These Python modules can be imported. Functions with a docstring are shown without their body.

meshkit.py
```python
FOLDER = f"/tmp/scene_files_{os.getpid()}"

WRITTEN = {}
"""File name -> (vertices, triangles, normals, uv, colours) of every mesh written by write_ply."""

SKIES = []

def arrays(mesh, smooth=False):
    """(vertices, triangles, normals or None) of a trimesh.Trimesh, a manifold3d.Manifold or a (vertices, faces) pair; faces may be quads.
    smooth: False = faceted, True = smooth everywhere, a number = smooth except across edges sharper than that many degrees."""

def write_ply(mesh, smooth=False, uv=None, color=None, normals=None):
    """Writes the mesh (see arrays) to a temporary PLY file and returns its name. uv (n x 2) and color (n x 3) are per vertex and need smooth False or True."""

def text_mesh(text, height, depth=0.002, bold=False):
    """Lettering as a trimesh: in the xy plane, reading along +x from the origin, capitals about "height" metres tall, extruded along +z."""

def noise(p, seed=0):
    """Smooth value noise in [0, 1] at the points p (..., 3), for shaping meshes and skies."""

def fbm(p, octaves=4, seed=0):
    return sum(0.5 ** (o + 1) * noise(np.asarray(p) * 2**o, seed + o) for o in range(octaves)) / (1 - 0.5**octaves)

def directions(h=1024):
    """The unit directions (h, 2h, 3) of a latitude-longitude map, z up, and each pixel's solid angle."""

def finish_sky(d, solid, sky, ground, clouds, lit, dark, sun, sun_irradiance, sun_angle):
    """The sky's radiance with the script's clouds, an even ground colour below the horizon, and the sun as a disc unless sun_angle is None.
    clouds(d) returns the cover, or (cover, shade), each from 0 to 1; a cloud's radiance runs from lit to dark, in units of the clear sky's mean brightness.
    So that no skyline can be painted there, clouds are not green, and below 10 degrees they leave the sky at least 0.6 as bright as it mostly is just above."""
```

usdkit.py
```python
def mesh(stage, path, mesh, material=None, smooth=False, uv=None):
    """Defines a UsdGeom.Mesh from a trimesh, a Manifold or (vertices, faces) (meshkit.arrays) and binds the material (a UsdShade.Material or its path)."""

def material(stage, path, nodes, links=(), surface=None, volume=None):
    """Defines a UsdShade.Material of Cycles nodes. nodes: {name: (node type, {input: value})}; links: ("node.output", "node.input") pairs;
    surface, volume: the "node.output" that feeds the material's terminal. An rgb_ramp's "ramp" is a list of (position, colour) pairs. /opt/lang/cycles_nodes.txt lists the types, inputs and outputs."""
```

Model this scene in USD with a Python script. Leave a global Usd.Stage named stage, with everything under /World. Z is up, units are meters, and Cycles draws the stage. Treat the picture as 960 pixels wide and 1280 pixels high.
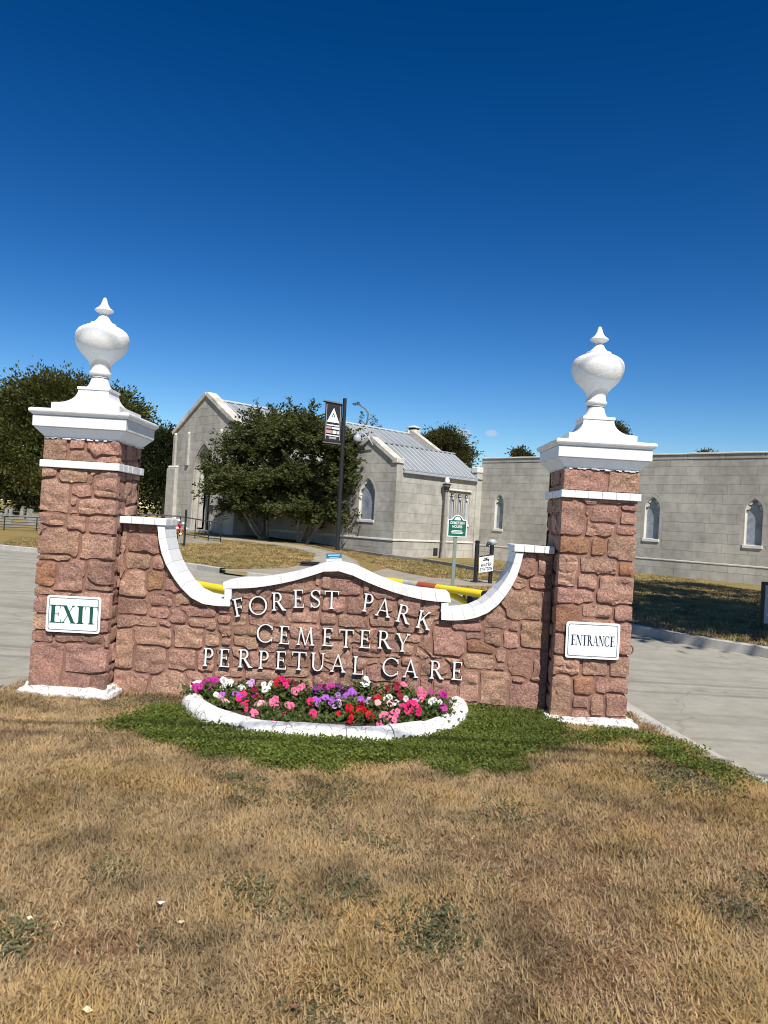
import math, random
import numpy as np, trimesh, manifold3d, shapely, shapely.ops
from shapely import affinity
from shapely.geometry import Polygon, LineString, Point, box as sbox, MultiPolygon
from scipy.spatial import Delaunay
from pxr import Usd, UsdGeom, UsdLux, UsdShade, Gf, Sdf, Vt
import usdkit, meshkit

# ---------------------------------------------------------------- camera, sky, sun, exposure
EYE = np.array([0, 0, 1.565]); PITCH = math.atan(12 / 960); ROLL = math.radians(3.35); FOC = 960.0
EXPOSURE = 0.43
SUN = np.array([0.205, -0.605, 0.770]); SUN /= np.linalg.norm(SUN)
SUN_I, SKY_I = 1.25, 0.05
stage = Usd.Stage.CreateInMemory()
UsdGeom.SetStageUpAxis(stage, UsdGeom.Tokens.z); UsdGeom.SetStageMetersPerUnit(stage, 1.0)
UsdGeom.Xform.Define(stage, '/World'); UsdGeom.Scope.Define(stage, '/World/Looks')
fw = np.array([0, math.cos(PITCH), math.sin(PITCH)]); up0 = np.array([0, -math.sin(PITCH), math.cos(PITCH)]); r0 = np.array([1.0, 0, 0])
RT = math.cos(ROLL) * r0 + math.sin(ROLL) * up0; UP = -math.sin(ROLL) * r0 + math.cos(ROLL) * up0
cam = UsdGeom.Camera.Define(stage, '/World/camera')
cam.CreateHorizontalApertureAttr(24.0); cam.CreateVerticalApertureAttr(32.0); cam.CreateFocalLengthAttr(24.0)
cam.CreateClippingRangeAttr(Gf.Vec2f(0.05, 3000)); cam.CreateExposureAttr(EXPOSURE)
cam.AddTransformOp().Set(Gf.Matrix4d(*RT, 0, *UP, 0, *(-fw), 0, *EYE, 1))

dome = UsdLux.DomeLight.Define(stage, '/World/sky')
sun = UsdLux.DistantLight.Define(stage, '/World/sun')
sun.CreateIntensityAttr(SUN_I); sun.CreateAngleAttr(0.53); sun.CreateNormalizeAttr(True); sun.CreateColorAttr(Gf.Vec3f(1.0, 0.955, 0.88))
sx_ = np.cross([0, 0, 1.0], SUN); sx_ /= np.linalg.norm(sx_); sy_ = np.cross(SUN, sx_)
sun.AddTransformOp().Set(Gf.Matrix4d(*sx_, 0, *sy_, 0, *SUN, 0, 0, 0, 0, 1))

def ray(px, py):
    return fw + RT * (px - 480) / FOC + UP * (640 - py) / FOC
def on(px, py, P, n):
    d = ray(px, py); return EYE + d * (np.dot(np.array(P, float) - EYE, n) / np.dot(d, n))
def gd(px, py, z=0.0): return on(px, py, (0, 0, z), np.array([0, 0, 1.0]))
def dp(px, py, y): return on(px, py, (0, y, 0), np.array([0, 1.0, 0]))
def xz(px, py, y): q = dp(px, py, y); return (q[0], q[2])

# sky: physical sky, and the two small clouds above the mausoleum roof
def cloud_dir(px, py):
    d = ray(px, py); return d / np.linalg.norm(d)
nodes = {'sky': ('sky_texture', dict(sky_type='single_scattering', sun_disc=False, sun_elevation=math.asin(SUN[2]), sun_rotation=math.atan2(SUN[0], SUN[1]), altitude=0.0, air_density=1.0, aerosol_density=0.2, ozone_density=2.2)),
         'co': ('texture_coordinate', {}), 'n': ('noise_texture', dict(scale=120.0, detail=4.0, roughness=0.6)), 'hs': ('hsv', dict(hue=0.504, saturation=1.20, value=0.585)),
         'gm': ('gamma', dict(gamma=1.56)), 'bg': ('background_shader', dict(strength=SKY_I))}
links = [('co.generated', 'n.vector'), ('sky.color', 'gm.color'), ('gm.color', 'hs.color')]
last = 'hs.color'
for i, (px, py, w, amt) in enumerate([(579, 542, 0.013, 0.6), (614.5, 541.5, 0.0085, 0.6)]):
    c = cloud_dir(px, py)
    nodes[f's{i}'] = ('vector_math', dict(math_type='subtract', vector2=tuple(c)))
    nodes[f'q{i}'] = ('vector_math', dict(math_type='multiply', vector2=(1.0, 1.0, 1.9)))
    nodes[f'l{i}'] = ('vector_math', dict(math_type='length'))
    nodes[f'a{i}'] = ('math', dict(math_type='multiply_add', value2=-0.5 * w, value3=0.0))
    nodes[f'b{i}'] = ('math', dict(math_type='add'))
    nodes[f'r{i}'] = ('map_range', dict(range_type='smoothstep', from_min=w, from_max=w * 0.2, to_min=0.0, to_max=amt, clamp=True))
    nodes[f'm{i}'] = ('mix_color', dict(b=(8.5, 9.5, 11.5)))
    links += [('co.generated', f's{i}.vector1'), (f's{i}.vector', f'q{i}.vector1'), (f'q{i}.vector', f'l{i}.vector1'), ('n.fac', f'a{i}.value1'),
              (f'l{i}.value', f'b{i}.value1'), (f'a{i}.value', f'b{i}.value2'), (f'b{i}.value', f'r{i}.value'), (f'r{i}.result', f'm{i}.fac'), (last, f'm{i}.a')]
    last = f'm{i}.result'
links.append((last, 'bg.color'))
skymat = usdkit.material(stage, '/World/Looks/sky', nodes, links, surface='bg.background')
UsdShade.MaterialBindingAPI.Apply(dome.GetPrim()).Bind(skymat)
for o in (dome,):
    o.GetPrim().SetCustomDataByKey('kind', 'structure')

# ---------------------------------------------------------------- helpers: prims
COUNT, BASE = {}, {}
def newpath(parent, name):
    base = f'{parent}/{name}'; n = COUNT.get(base, 0); COUNT[base] = n + 1
    return base if n == 0 else f'{base}_{n:03d}'
def tag(p, label=None, cat=None, group=None, kind=None):
    for k, v in (('label', label), ('category', cat), ('group', group), ('kind', kind)):
        if v: p.SetCustomDataByKey(k, v)
    return p
def thing(name, label, cat, loc=(0, 0, 0), group=None, parent='/World'):
    x = UsdGeom.Xform.Define(stage, newpath('/World', name)); x.AddTranslateOp().Set(Gf.Vec3d(*map(float, loc)))
    BASE[str(x.GetPath())] = np.array(loc, float)
    return str(tag(x.GetPrim(), label, cat, group).GetPath())
def obj(name, mesh, mat, parent='/World', smooth=False, label=None, cat=None, group=None, kind=None, uv=None):
    v, f, n = meshkit.arrays(mesh, smooth)
    top = '/'.join(parent.split('/')[:3])
    v = v - BASE.get(top, 0)
    path = newpath(parent, name)
    m = UsdGeom.Mesh.Define(stage, path)
    m.CreatePointsAttr(Vt.Vec3fArray.FromNumpy(v.astype(np.float32)))
    m.CreateFaceVertexCountsAttr(Vt.IntArray.FromNumpy(np.full(len(f), 3, np.int32)))
    m.CreateFaceVertexIndicesAttr(Vt.IntArray.FromNumpy(np.ascontiguousarray(f.astype(np.int32).ravel())))
    m.CreateSubdivisionSchemeAttr('none'); m.CreateDoubleSidedAttr(True)
    if n is not None:
        m.CreateNormalsAttr(Vt.Vec3fArray.FromNumpy(n.astype(np.float32))); m.SetNormalsInterpolation('vertex')
    UsdShade.MaterialBindingAPI.Apply(m.GetPrim()).Bind(MAT[mat])
    tag(m.GetPrim(), label, cat, group, kind)
    return path
def copies(src, name, loc, rz=0.0, scale=1.0, label=None, group=None, cat=None):
    x = UsdGeom.Xform.Define(stage, newpath('/World', name))
    x.GetPrim().GetReferences().AddInternalReference(src); x.GetPrim().SetInstanceable(True)
    x.ClearXformOpOrder()
    x.AddTranslateOp().Set(Gf.Vec3d(*map(float, loc)))
    x.AddRotateZOp().Set(math.degrees(rz)); x.AddScaleOp().Set(Gf.Vec3f(scale, scale, scale))
    tag(x.GetPrim(), label, cat, group); return x
cat_ = trimesh.util.concatenate
def tm(v, f): return trimesh.Trimesh(np.asarray(v, float), np.asarray(f, int), process=False)
def bx(x0, y0, z0, x1, y1, z1, ch=0.0):
    if ch <= 0:
        m = trimesh.creation.box([x1 - x0, y1 - y0, z1 - z0])
    else:
        pts = []
        for i in (-1, 1):
            for j in (-1, 1):
                for k in (-1, 1):
                    X, Y, Z = (x1 - x0) / 2, (y1 - y0) / 2, (z1 - z0) / 2
                    pts += [(i * (X - ch), j * Y - j * ch, k * Z), (i * X, j * (Y - ch), k * (Z - ch)), (i * (X - ch), j * Y, k * (Z - ch))]
        m = trimesh.convex.convex_hull(np.array(pts))
    m.apply_translation([(x0 + x1) / 2, (y0 + y1) / 2, (z0 + z1) / 2]); return m
def frame(m, P, e, n):
    """local (t, out, z) -> world: P + t e + out n + z up"""
    v = np.array(m.vertices); P = np.array(P, float)
    w = P + np.outer(v[:, 0], e) + np.outer(v[:, 1], n) + np.outer(v[:, 2], [0, 0, 1.0])
    m2 = tm(w, m.faces)
    if np.dot(np.cross(e, n), [0, 0, 1.0]) < 0: m2.invert()
    return m2
def tube(pts, r, sec=8, r1=None, caps=True):
    pts = np.array(pts, float); n = len(pts); rr = np.linspace(r, r if r1 is None else r1, n)
    V = []; prev = None
    for i in range(n):
        t = pts[min(i + 1, n - 1)] - pts[max(i - 1, 0)]; t /= np.linalg.norm(t)
        a = np.cross(t, [0, 0, 1.0]) if abs(t[2]) < 0.95 else np.cross(t, [1.0, 0, 0])
        if prev is not None: a = prev - t * np.dot(prev, t)
        a /= np.linalg.norm(a); prev = a; b = np.cross(t, a)
        for k in range(sec):
            q = 2 * math.pi * k / sec; V.append(pts[i] + rr[i] * (math.cos(q) * a + math.sin(q) * b))
    F = []
    for i in range(n - 1):
        for k in range(sec):
            p, q = i * sec + k, i * sec + (k + 1) % sec
            F += [(p, q, q + sec), (p, q + sec, p + sec)]
    if caps:
        c0 = len(V); V.append(pts[0]); V.append(pts[-1])
        for k in range(sec):
            F += [(c0, (k + 1) % sec, k), (c0 + 1, (n - 1) * sec + k, (n - 1) * sec + (k + 1) % sec)]
    return tm(V, F)
def lathe(prof, c, sec=40):
    V, F = [], []
    for r, z in prof:
        for k in range(sec):
            q = 2 * math.pi * k / sec; V.append((c[0] + r * math.cos(q), c[1] + r * math.sin(q), c[2] + z))
    n = len(prof)
    for i in range(n - 1):
        for k in range(sec):
            p, q = i * sec + k, i * sec + (k + 1) % sec
            F += [(p, q, q + sec), (p, q + sec, p + sec)]
    return tm(V, F)
def square_loft(prof, c, hx=0.0, hy=0.0):
    V, F = [], []
    for r, z in prof:
        V += [(c[0] - r - hx, c[1] - r - hy, c[2] + z), (c[0] + r + hx, c[1] - r - hy, c[2] + z), (c[0] + r + hx, c[1] + r + hy, c[2] + z), (c[0] - r - hx, c[1] + r + hy, c[2] + z)]
    n = len(prof)
    for i in range(n - 1):
        for k in range(4):
            p, q = i * 4 + k, i * 4 + (k + 1) % 4
            F += [(p, q, q + 4), (p, q + 4, p + 4)]
    F += [(0, 2, 1), (0, 3, 2), (4 * n - 4, 4 * n - 3, 4 * n - 2), (4 * n - 4, 4 * n - 2, 4 * n - 1)]
    return tm(V, F)
def geoms(g):
    return [x for x in getattr(g, 'geoms', [g]) if x.geom_type == 'Polygon' and x.area > 1e-9]
def extr(poly, h):
    """polygon in (x, z) extruded along y from 0 to h (towards +y)"""
    ms = []
    for g in geoms(poly):
        m = trimesh.creation.extrude_polygon(g, h, engine='earcut'); v = np.array(m.vertices)
        m2 = tm(np.c_[v[:, 0], v[:, 2], v[:, 1]], m.faces[:, ::-1]); ms.append(m2)
    return cat_(ms)
def sheet(poly, z=0.0):
    ms = []
    for g in geoms(poly):
        v, f = trimesh.creation.triangulate_polygon(g, engine='earcut')
        ms.append(tm(np.c_[v, np.full(len(v), z)], f))
    m = cat_(ms)
    if m.face_normals[:, 2].mean() < 0: m.invert()
    return m

# ---------------------------------------------------------------- materials
MAT = {}
def mk(name, nodes, links, surface='p.BSDF'):
    MAT[name] = usdkit.material(stage, '/World/Looks/' + name, nodes, links, surface=surface)
def surf(name, ramp, scale, ramp2=None, scale2=1.0, rough=0.85, bump=None, stretch=None, rnd=0.0, detail=6.0, spec=0.3, rnd_hue=0.0, w2=1.0, nrough=0.6, stretch2=None, island=0.0, transl=0.0, metallic=0.0):
    n = {'g': ('geometry', {}), 'n': ('noise_texture', dict(scale=scale, detail=detail, roughness=nrough)), 'r': ('rgb_ramp', dict(ramp=ramp)),
         'p': ('principled_bsdf', dict(roughness=rough, specular_ior_level=spec, metallic=metallic))}
    l = [('n.fac', 'r.fac')]
    src = 'g.position'
    if stretch:
        n['mp'] = ('mapping', dict(scale=stretch)); l.append(('g.position', 'mp.vector')); l.append(('mp.vector', 'n.vector'))
    else: l.append((src, 'n.vector'))
    out = 'r.color'
    if ramp2:
        n['n2'] = ('noise_texture', dict(scale=scale2, detail=4.0, roughness=0.6)); n['r2'] = ('rgb_ramp', dict(ramp=ramp2)); n['mx'] = ('mix_color', dict(blend_type='multiply', fac=w2))
        if stretch2:
            n['mp2'] = ('mapping', dict(scale=stretch2)); l += [('g.position', 'mp2.vector'), ('mp2.vector', 'n2.vector')]
        else: l.append((src, 'n2.vector'))
        l += [('n2.fac', 'r2.fac'), (out, 'mx.a'), ('r2.color', 'mx.b')]; out = 'mx.result'
    if rnd or rnd_hue or island:
        n['oi'] = ('object_info', {}); n['hs'] = ('hsv', {})
        if rnd or island:
            n['mr'] = ('map_range', dict(from_min=0.0, from_max=1.0, to_min=1 - (rnd or island), to_max=1 + (rnd or island)))
            l += [('g.random_per_island' if island else 'oi.random', 'mr.value'), ('mr.result', 'hs.value')]
        if rnd_hue:
            n['w'] = ('math', dict(math_type='multiply', value2=7.31)); n['fr'] = ('math', dict(math_type='fraction')); n['mh'] = ('map_range', dict(to_min=0.5 - rnd_hue, to_max=0.5 + rnd_hue))
            l += [('g.random_per_island' if island else 'oi.random', 'w.value1'), ('w.value', 'fr.value1'), ('fr.value', 'mh.value'), ('mh.result', 'hs.hue')]
        l.append((out, 'hs.color')); out = 'hs.color'
    l.append((out, 'p.base_color'))
    if bump:
        bs, st, di = bump
        n['nb'] = ('noise_texture', dict(scale=bs, detail=5.0, roughness=0.65)); n['bu'] = ('bump', dict(strength=st, distance=di))
        l += [(('mp.vector' if stretch else src), 'nb.vector'), ('nb.fac', 'bu.height'), ('bu.normal', 'p.normal')]
    if transl:
        n['tl'] = ('translucent_bsdf', {}); n['ms'] = ('mix_closure', dict(fac=transl))
        l += [(out, 'tl.color'), ('p.BSDF', 'ms.closure1'), ('tl.BSDF', 'ms.closure2')]
        mk(name, n, l, 'ms.closure'); return
    mk(name, n, l)
def flat(name, c, rough=0.6, spec=0.3, metallic=0.0, var=0.08, scale=8.0):
    c = np.array(c, float)
    surf(name, [(0.25, tuple(c * (1 - var))), (0.75, tuple(np.minimum(c * (1 + var), 0.95)))], scale, rough=rough, spec=spec, metallic=metallic)

def granite(name, c1, c2, c3):
    """speckled rock-faced granite: fine crystals over broad tone"""
    n = {'g': ('geometry', {}), 'v': ('voronoi_texture', dict(scale=150.0)), 'n': ('noise_texture', dict(scale=60.0, detail=6.0, roughness=0.75)), 'n2': ('noise_texture', dict(scale=5.0, detail=4.0)),
         'r': ('rgb_ramp', dict(ramp=[(0.3, c3), (0.5, c1), (0.72, c2)])), 'sp': ('separate_color', {}), 'r3': ('rgb_ramp', dict(ramp=[(0.0, (0.55, 0.5, 0.5)), (0.35, (1, 1, 1)), (0.8, (1, 1, 1)), (1.0, (1.3, 1.25, 1.22))])),
         'mx': ('mix_color', dict(blend_type='multiply', fac=0.75, use_clamp=False)), 'r2': ('rgb_ramp', dict(ramp=[(0.3, (0.72, 0.70, 0.72)), (0.7, (1.18, 1.15, 1.08))])), 'mx2': ('mix_color', dict(blend_type='multiply', fac=0.8, use_clamp=False)),
         'oi': ('object_info', {}), 'mr': ('map_range', dict(to_min=0.86, to_max=1.16)), 'w': ('math', dict(math_type='multiply', value2=7.31)), 'fr': ('math', dict(math_type='fraction')), 'mh': ('map_range', dict(to_min=0.492, to_max=0.512)), 'hs': ('hsv', {}),
         'nb': ('noise_texture', dict(scale=42.0, detail=8.0, roughness=0.75)), 'bu': ('bump', dict(strength=1.0, distance=0.022)), 'p': ('principled_bsdf', dict(roughness=0.85, specular_ior_level=0.35))}
    l = [('g.position', x + '.vector') for x in ('v', 'n', 'n2', 'nb')] + [('n.fac', 'r.fac'), ('v.color', 'sp.color'), ('sp.r', 'r3.fac'), ('r.color', 'mx.a'), ('r3.color', 'mx.b'), ('n2.fac', 'r2.fac'), ('mx.result', 'mx2.a'), ('r2.color', 'mx2.b'),
         ('oi.random', 'mr.value'), ('mr.result', 'hs.value'), ('oi.random', 'w.value1'), ('w.value', 'fr.value1'), ('fr.value', 'mh.value'), ('mh.result', 'hs.hue'), ('mx2.result', 'hs.color'), ('hs.color', 'p.base_color'), ('nb.fac', 'bu.height'), ('bu.normal', 'p.normal')]
    mk(name, n, l)
granite('granite_pink', (0.41, 0.232, 0.172), (0.66, 0.455, 0.365), (0.21, 0.104, 0.072))
granite('granite_brown', (0.385, 0.222, 0.160), (0.60, 0.40, 0.30), (0.20, 0.10, 0.068))
granite('granite_ochre', (0.37, 0.195, 0.11), (0.56, 0.35, 0.22), (0.21, 0.095, 0.05))
surf('mortar', [(0.3, (0.20, 0.102, 0.073)), (0.55, (0.265, 0.142, 0.104)), (0.8, (0.33, 0.19, 0.145))], 30.0, [(0.3, (0.75, 0.75, 0.75)), (0.7, (1.1, 1.1, 1.1))], 3.0, rough=0.95, bump=(140.0, 0.5, 0.006))
surf('white_paint', [(0.24, (0.60, 0.585, 0.55)), (0.38, (0.70, 0.695, 0.675)), (0.7, (0.735, 0.73, 0.715))], 7.0, [(0.28, (0.88, 0.87, 0.85)), (0.42, (1, 1, 1))], 9.0, stretch2=(1, 1, 0.16), rough=0.6, bump=(38.0, 0.5, 0.008), spec=0.35)
mk('white_paint_worn', {'g': ('geometry', {}), 'n': ('noise_texture', dict(scale=14.0, detail=9.0, roughness=0.7)), 'r': ('rgb_ramp', dict(ramp=[(0.30, (0.30, 0.27, 0.22)), (0.40, (0.62, 0.60, 0.55)), (0.55, (0.80, 0.79, 0.76))])),
    'd': ('noise_texture', dict(scale=6.0, detail=4.0)), 'ad': ('vector_math', dict(math_type='multiply_add', vector2=(0.16, 0.16, 0.16))), 'v': ('voronoi_texture', dict(scale=7.0, feature='distance_to_edge')), 'c': ('rgb_ramp', dict(ramp=[(0.0, (0.30, 0.27, 0.23)), (0.012, (0.45, 0.42, 0.38)), (0.03, (1, 1, 1))])),
    'mx': ('mix_color', dict(blend_type='multiply', fac=0.9)), 'nb': ('noise_texture', dict(scale=40.0, detail=6.0)), 'bu': ('bump', dict(strength=0.8, distance=0.01)), 'p': ('principled_bsdf', dict(roughness=0.75, specular_ior_level=0.3))},
   [('g.position', 'n.vector'), ('g.position', 'd.vector'), ('d.color', 'ad.vector1'), ('g.position', 'ad.vector3'), ('ad.vector', 'v.vector'), ('v.distance', 'c.fac'), ('n.fac', 'r.fac'), ('r.color', 'mx.a'), ('c.color', 'mx.b'), ('mx.result', 'p.base_color'), ('g.position', 'nb.vector'), ('nb.fac', 'bu.height'), ('bu.normal', 'p.normal')])
flat('letter_paint', (0.72, 0.705, 0.665), rough=0.5, var=0.03, scale=20)
flat('sign_white', (0.80, 0.83, 0.81), rough=0.35, spec=0.5, var=0.03, scale=6)
flat('sign_black', (0.025, 0.028, 0.028), rough=0.5)
flat('sign_green', (0.010, 0.115, 0.070), rough=0.45)
flat('exit_green', (0.008, 0.085, 0.060), rough=0.5)
flat('sign_navy', (0.02, 0.035, 0.05), rough=0.5)
flat('sign_blue', (0.03, 0.25, 0.42), rough=0.4)
flat('black_metal', (0.016, 0.016, 0.018), rough=0.45, spec=0.4)
flat('green_post', (0.20, 0.24, 0.20), rough=0.5)
flat('grey_metal', (0.33, 0.36, 0.38), rough=0.4, spec=0.5)
flat('asphalt', (0.055, 0.055, 0.056), rough=0.95, var=0.25, scale=90)
flat('letter_edge', (0.05, 0.042, 0.036), rough=0.6)
flat('old_post', (0.27, 0.25, 0.215), rough=0.8, var=0.2, scale=12)
flat('rust', (0.20, 0.075, 0.045), rough=0.8, var=0.3, scale=60)
flat('yellow_paint', (0.74, 0.56, 0.02), rough=0.4, spec=0.5, var=0.06)
flat('red_paint', (0.36, 0.075, 0.035), rough=0.5, var=0.15, scale=20)
flat('dark_bronze', (0.035, 0.032, 0.028), rough=0.4)
flat('banner_black', (0.02, 0.021, 0.024), rough=0.8)
flat('banner_pink', (0.48, 0.30, 0.29), rough=0.8)
flat('wreath_red', (0.42, 0.03, 0.05), rough=0.8)
surf('limestone', [(0.25, (0.33, 0.31, 0.268)), (0.5, (0.43, 0.41, 0.36)), (0.75, (0.51, 0.49, 0.435))], 3.2, [(0.32, (0.66, 0.66, 0.66)), (0.6, (1, 1, 1)), (0.8, (1.04, 1.03, 1.0))], 0.55, rough=0.9, rnd=0.075, rnd_hue=0.004, bump=(30.0, 0.3, 0.01), detail=9.0, stretch2=(1, 1, 0.45))
surf('limestone_trim', [(0.3, (0.52, 0.50, 0.45)), (0.6, (0.66, 0.64, 0.59))], 2.0, rough=0.9, detail=8)
surf('limestone_coping', [(0.3, (0.40, 0.375, 0.32)), (0.6, (0.60, 0.56, 0.49))], 1.6, [(0.35, (0.7, 0.7, 0.7)), (0.6, (1, 1, 1))], 5.0, rough=0.9, rnd=0.12, detail=8)
surf('wall_joint', [(0.3, (0.31, 0.295, 0.26)), (0.7, (0.40, 0.38, 0.34))], 2.0, rough=0.95)
surf('metal_roof', [(0.3, (0.20, 0.218, 0.228)), (0.7, (0.26, 0.278, 0.288))], 0.8, rough=0.62, spec=0.25, rnd=0.07, metallic=0.1, bump=(3.0, 0.1, 0.02))
surf('roof_seam', [(0.3, (0.46, 0.475, 0.48)), (0.7, (0.54, 0.555, 0.56))], 1.0, rough=0.55, spec=0.3)
surf('window_glass', [(0.35, (0.20, 0.225, 0.26)), (0.5, (0.28, 0.315, 0.355)), (0.7, (0.34, 0.38, 0.42))], 3.0, [(0.4, (0.8, 0.8, 0.8)), (0.6, (1, 1, 1))], 14.0, rough=0.25, spec=0.6)
mk('concrete', {'g': ('geometry', {}), 'n': ('noise_texture', dict(scale=3.5, detail=10.0, roughness=0.75)), 'r': ('rgb_ramp', dict(ramp=[(0.25, (0.225, 0.208, 0.165)), (0.5, (0.295, 0.277, 0.226)), (0.75, (0.355, 0.335, 0.275))])),
    'mp': ('mapping', dict(scale=(0.30, 2.4, 1.0))), 'n2': ('noise_texture', dict(scale=1.0, detail=6.0, roughness=0.65)), 'r2': ('rgb_ramp', dict(ramp=[(0.28, (0.70, 0.70, 0.70)), (0.47, (0.97, 0.97, 0.97)), (0.7, (1.06, 1.06, 1.04))])), 'm1': ('mix_color', dict(blend_type='multiply', fac=1.0)),
    'n3': ('noise_texture', dict(scale=0.55, detail=5.0, roughness=0.7)), 'r3': ('rgb_ramp', dict(ramp=[(0.30, (0.78, 0.77, 0.75)), (0.42, (1, 1, 1))])), 'm2': ('mix_color', dict(blend_type='multiply', fac=0.8)),
    'd': ('noise_texture', dict(scale=2.2, detail=5.0)), 'ad': ('vector_math', dict(math_type='multiply_add', vector2=(0.7, 0.7, 0.0))), 'v': ('voronoi_texture', dict(scale=0.32, feature='distance_to_edge')), 'c': ('rgb_ramp', dict(ramp=[(0.0, (0.42, 0.40, 0.36)), (0.0025, (0.6, 0.58, 0.54)), (0.006, (1, 1, 1))])), 'm3': ('mix_color', dict(blend_type='multiply', fac=0.4)),
    'nb': ('noise_texture', dict(scale=150.0, detail=4.0)), 'bu': ('bump', dict(strength=0.4, distance=0.004)), 'p': ('principled_bsdf', dict(roughness=0.9, specular_ior_level=0.25))},
   [('g.position', 'n.vector'), ('n.fac', 'r.fac'), ('g.position', 'mp.vector'), ('mp.vector', 'n2.vector'), ('n2.fac', 'r2.fac'), ('r.color', 'm1.a'), ('r2.color', 'm1.b'), ('g.position', 'n3.vector'), ('n3.fac', 'r3.fac'), ('m1.result', 'm2.a'), ('r3.color', 'm2.b'),
    ('g.position', 'd.vector'), ('d.color', 'ad.vector1'), ('g.position', 'ad.vector3'), ('ad.vector', 'v.vector'), ('v.distance', 'c.fac'), ('m2.result', 'm3.a'), ('c.color', 'm3.b'), ('m3.result', 'p.base_color'), ('g.position', 'nb.vector'), ('nb.fac', 'bu.height'), ('bu.normal', 'p.normal')])
surf('kerb_concrete', [(0.25, (0.36, 0.34, 0.30)), (0.75, (0.52, 0.50, 0.455))], 9.0, [(0.3, (0.8, 0.8, 0.8)), (0.7, (1.05, 1.05, 1.05))], 1.6, rough=0.9, bump=(120.0, 0.4, 0.004), detail=8)
surf('path_concrete', [(0.25, (0.26, 0.225, 0.17)), (0.75, (0.37, 0.33, 0.265))], 2.0, [(0.3, (0.8, 0.8, 0.8)), (0.7, (1.05, 1.05, 1.05))], 0.5, rough=0.9, detail=8)
surf('mulch', [(0.3, (0.045, 0.03, 0.02)), (0.7, (0.12, 0.08, 0.055))], 22.0, rough=1.0, bump=(60.0, 1.0, 0.03), detail=8)
surf('soil', [(0.3, (0.035, 0.024, 0.016)), (0.7, (0.11, 0.075, 0.05))], 40.0, rough=1.0, bump=(90.0, 1.0, 0.02), detail=8)
surf('lawn_ground', [(0.25, (0.10, 0.065, 0.03)), (0.5, (0.19, 0.13, 0.06)), (0.75, (0.28, 0.20, 0.10))], 60.0, [(0.3, (0.75, 0.85, 0.7)), (0.55, (1, 1, 1)), (0.75, (1.15, 1.05, 0.9))], 0.8, rough=1.0, bump=(70.0, 1.0, 0.03), detail=10, nrough=0.8)
surf('far_lawn', [(0.25, (0.12, 0.085, 0.028)), (0.5, (0.25, 0.185, 0.062)), (0.75, (0.38, 0.29, 0.115))], 9.0, [(0.3, (0.62, 0.70, 0.52)), (0.5, (1, 1, 1)), (0.75, (1.12, 0.98, 0.92))], 0.5, rough=1.0, bump=(20.0, 1.0, 0.06), detail=10, nrough=0.8)
def leafmat(name, c, var=0.35, hue=0.02, tr=0.3, big=None, bs=1.0):
    c = np.array(c, float)
    surf(name, [(0.3, tuple(c * 0.75)), (0.7, tuple(c * 1.25))], 1.3, big, bs, rough=0.55, island=var, rnd_hue=hue, transl=tr, spec=0.35)
leafmat('oak_leaf', (0.140, 0.165, 0.034), 0.5)
leafmat('dark_leaf', (0.052, 0.075, 0.024), 0.45)
leafmat('myrtle_leaf', (0.155, 0.210, 0.050), 0.6, 0.03)
leafmat('far_leaf', (0.12, 0.13, 0.04), 0.45)
leafmat('petunia_leaf', (0.13, 0.20, 0.05), 0.4, 0.02)
leafmat('cover_leaf', (0.175, 0.26, 0.042), 0.4, 0.025)
leafmat('weed_leaf', (0.20, 0.215, 0.10), 0.4, 0.02)
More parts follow.
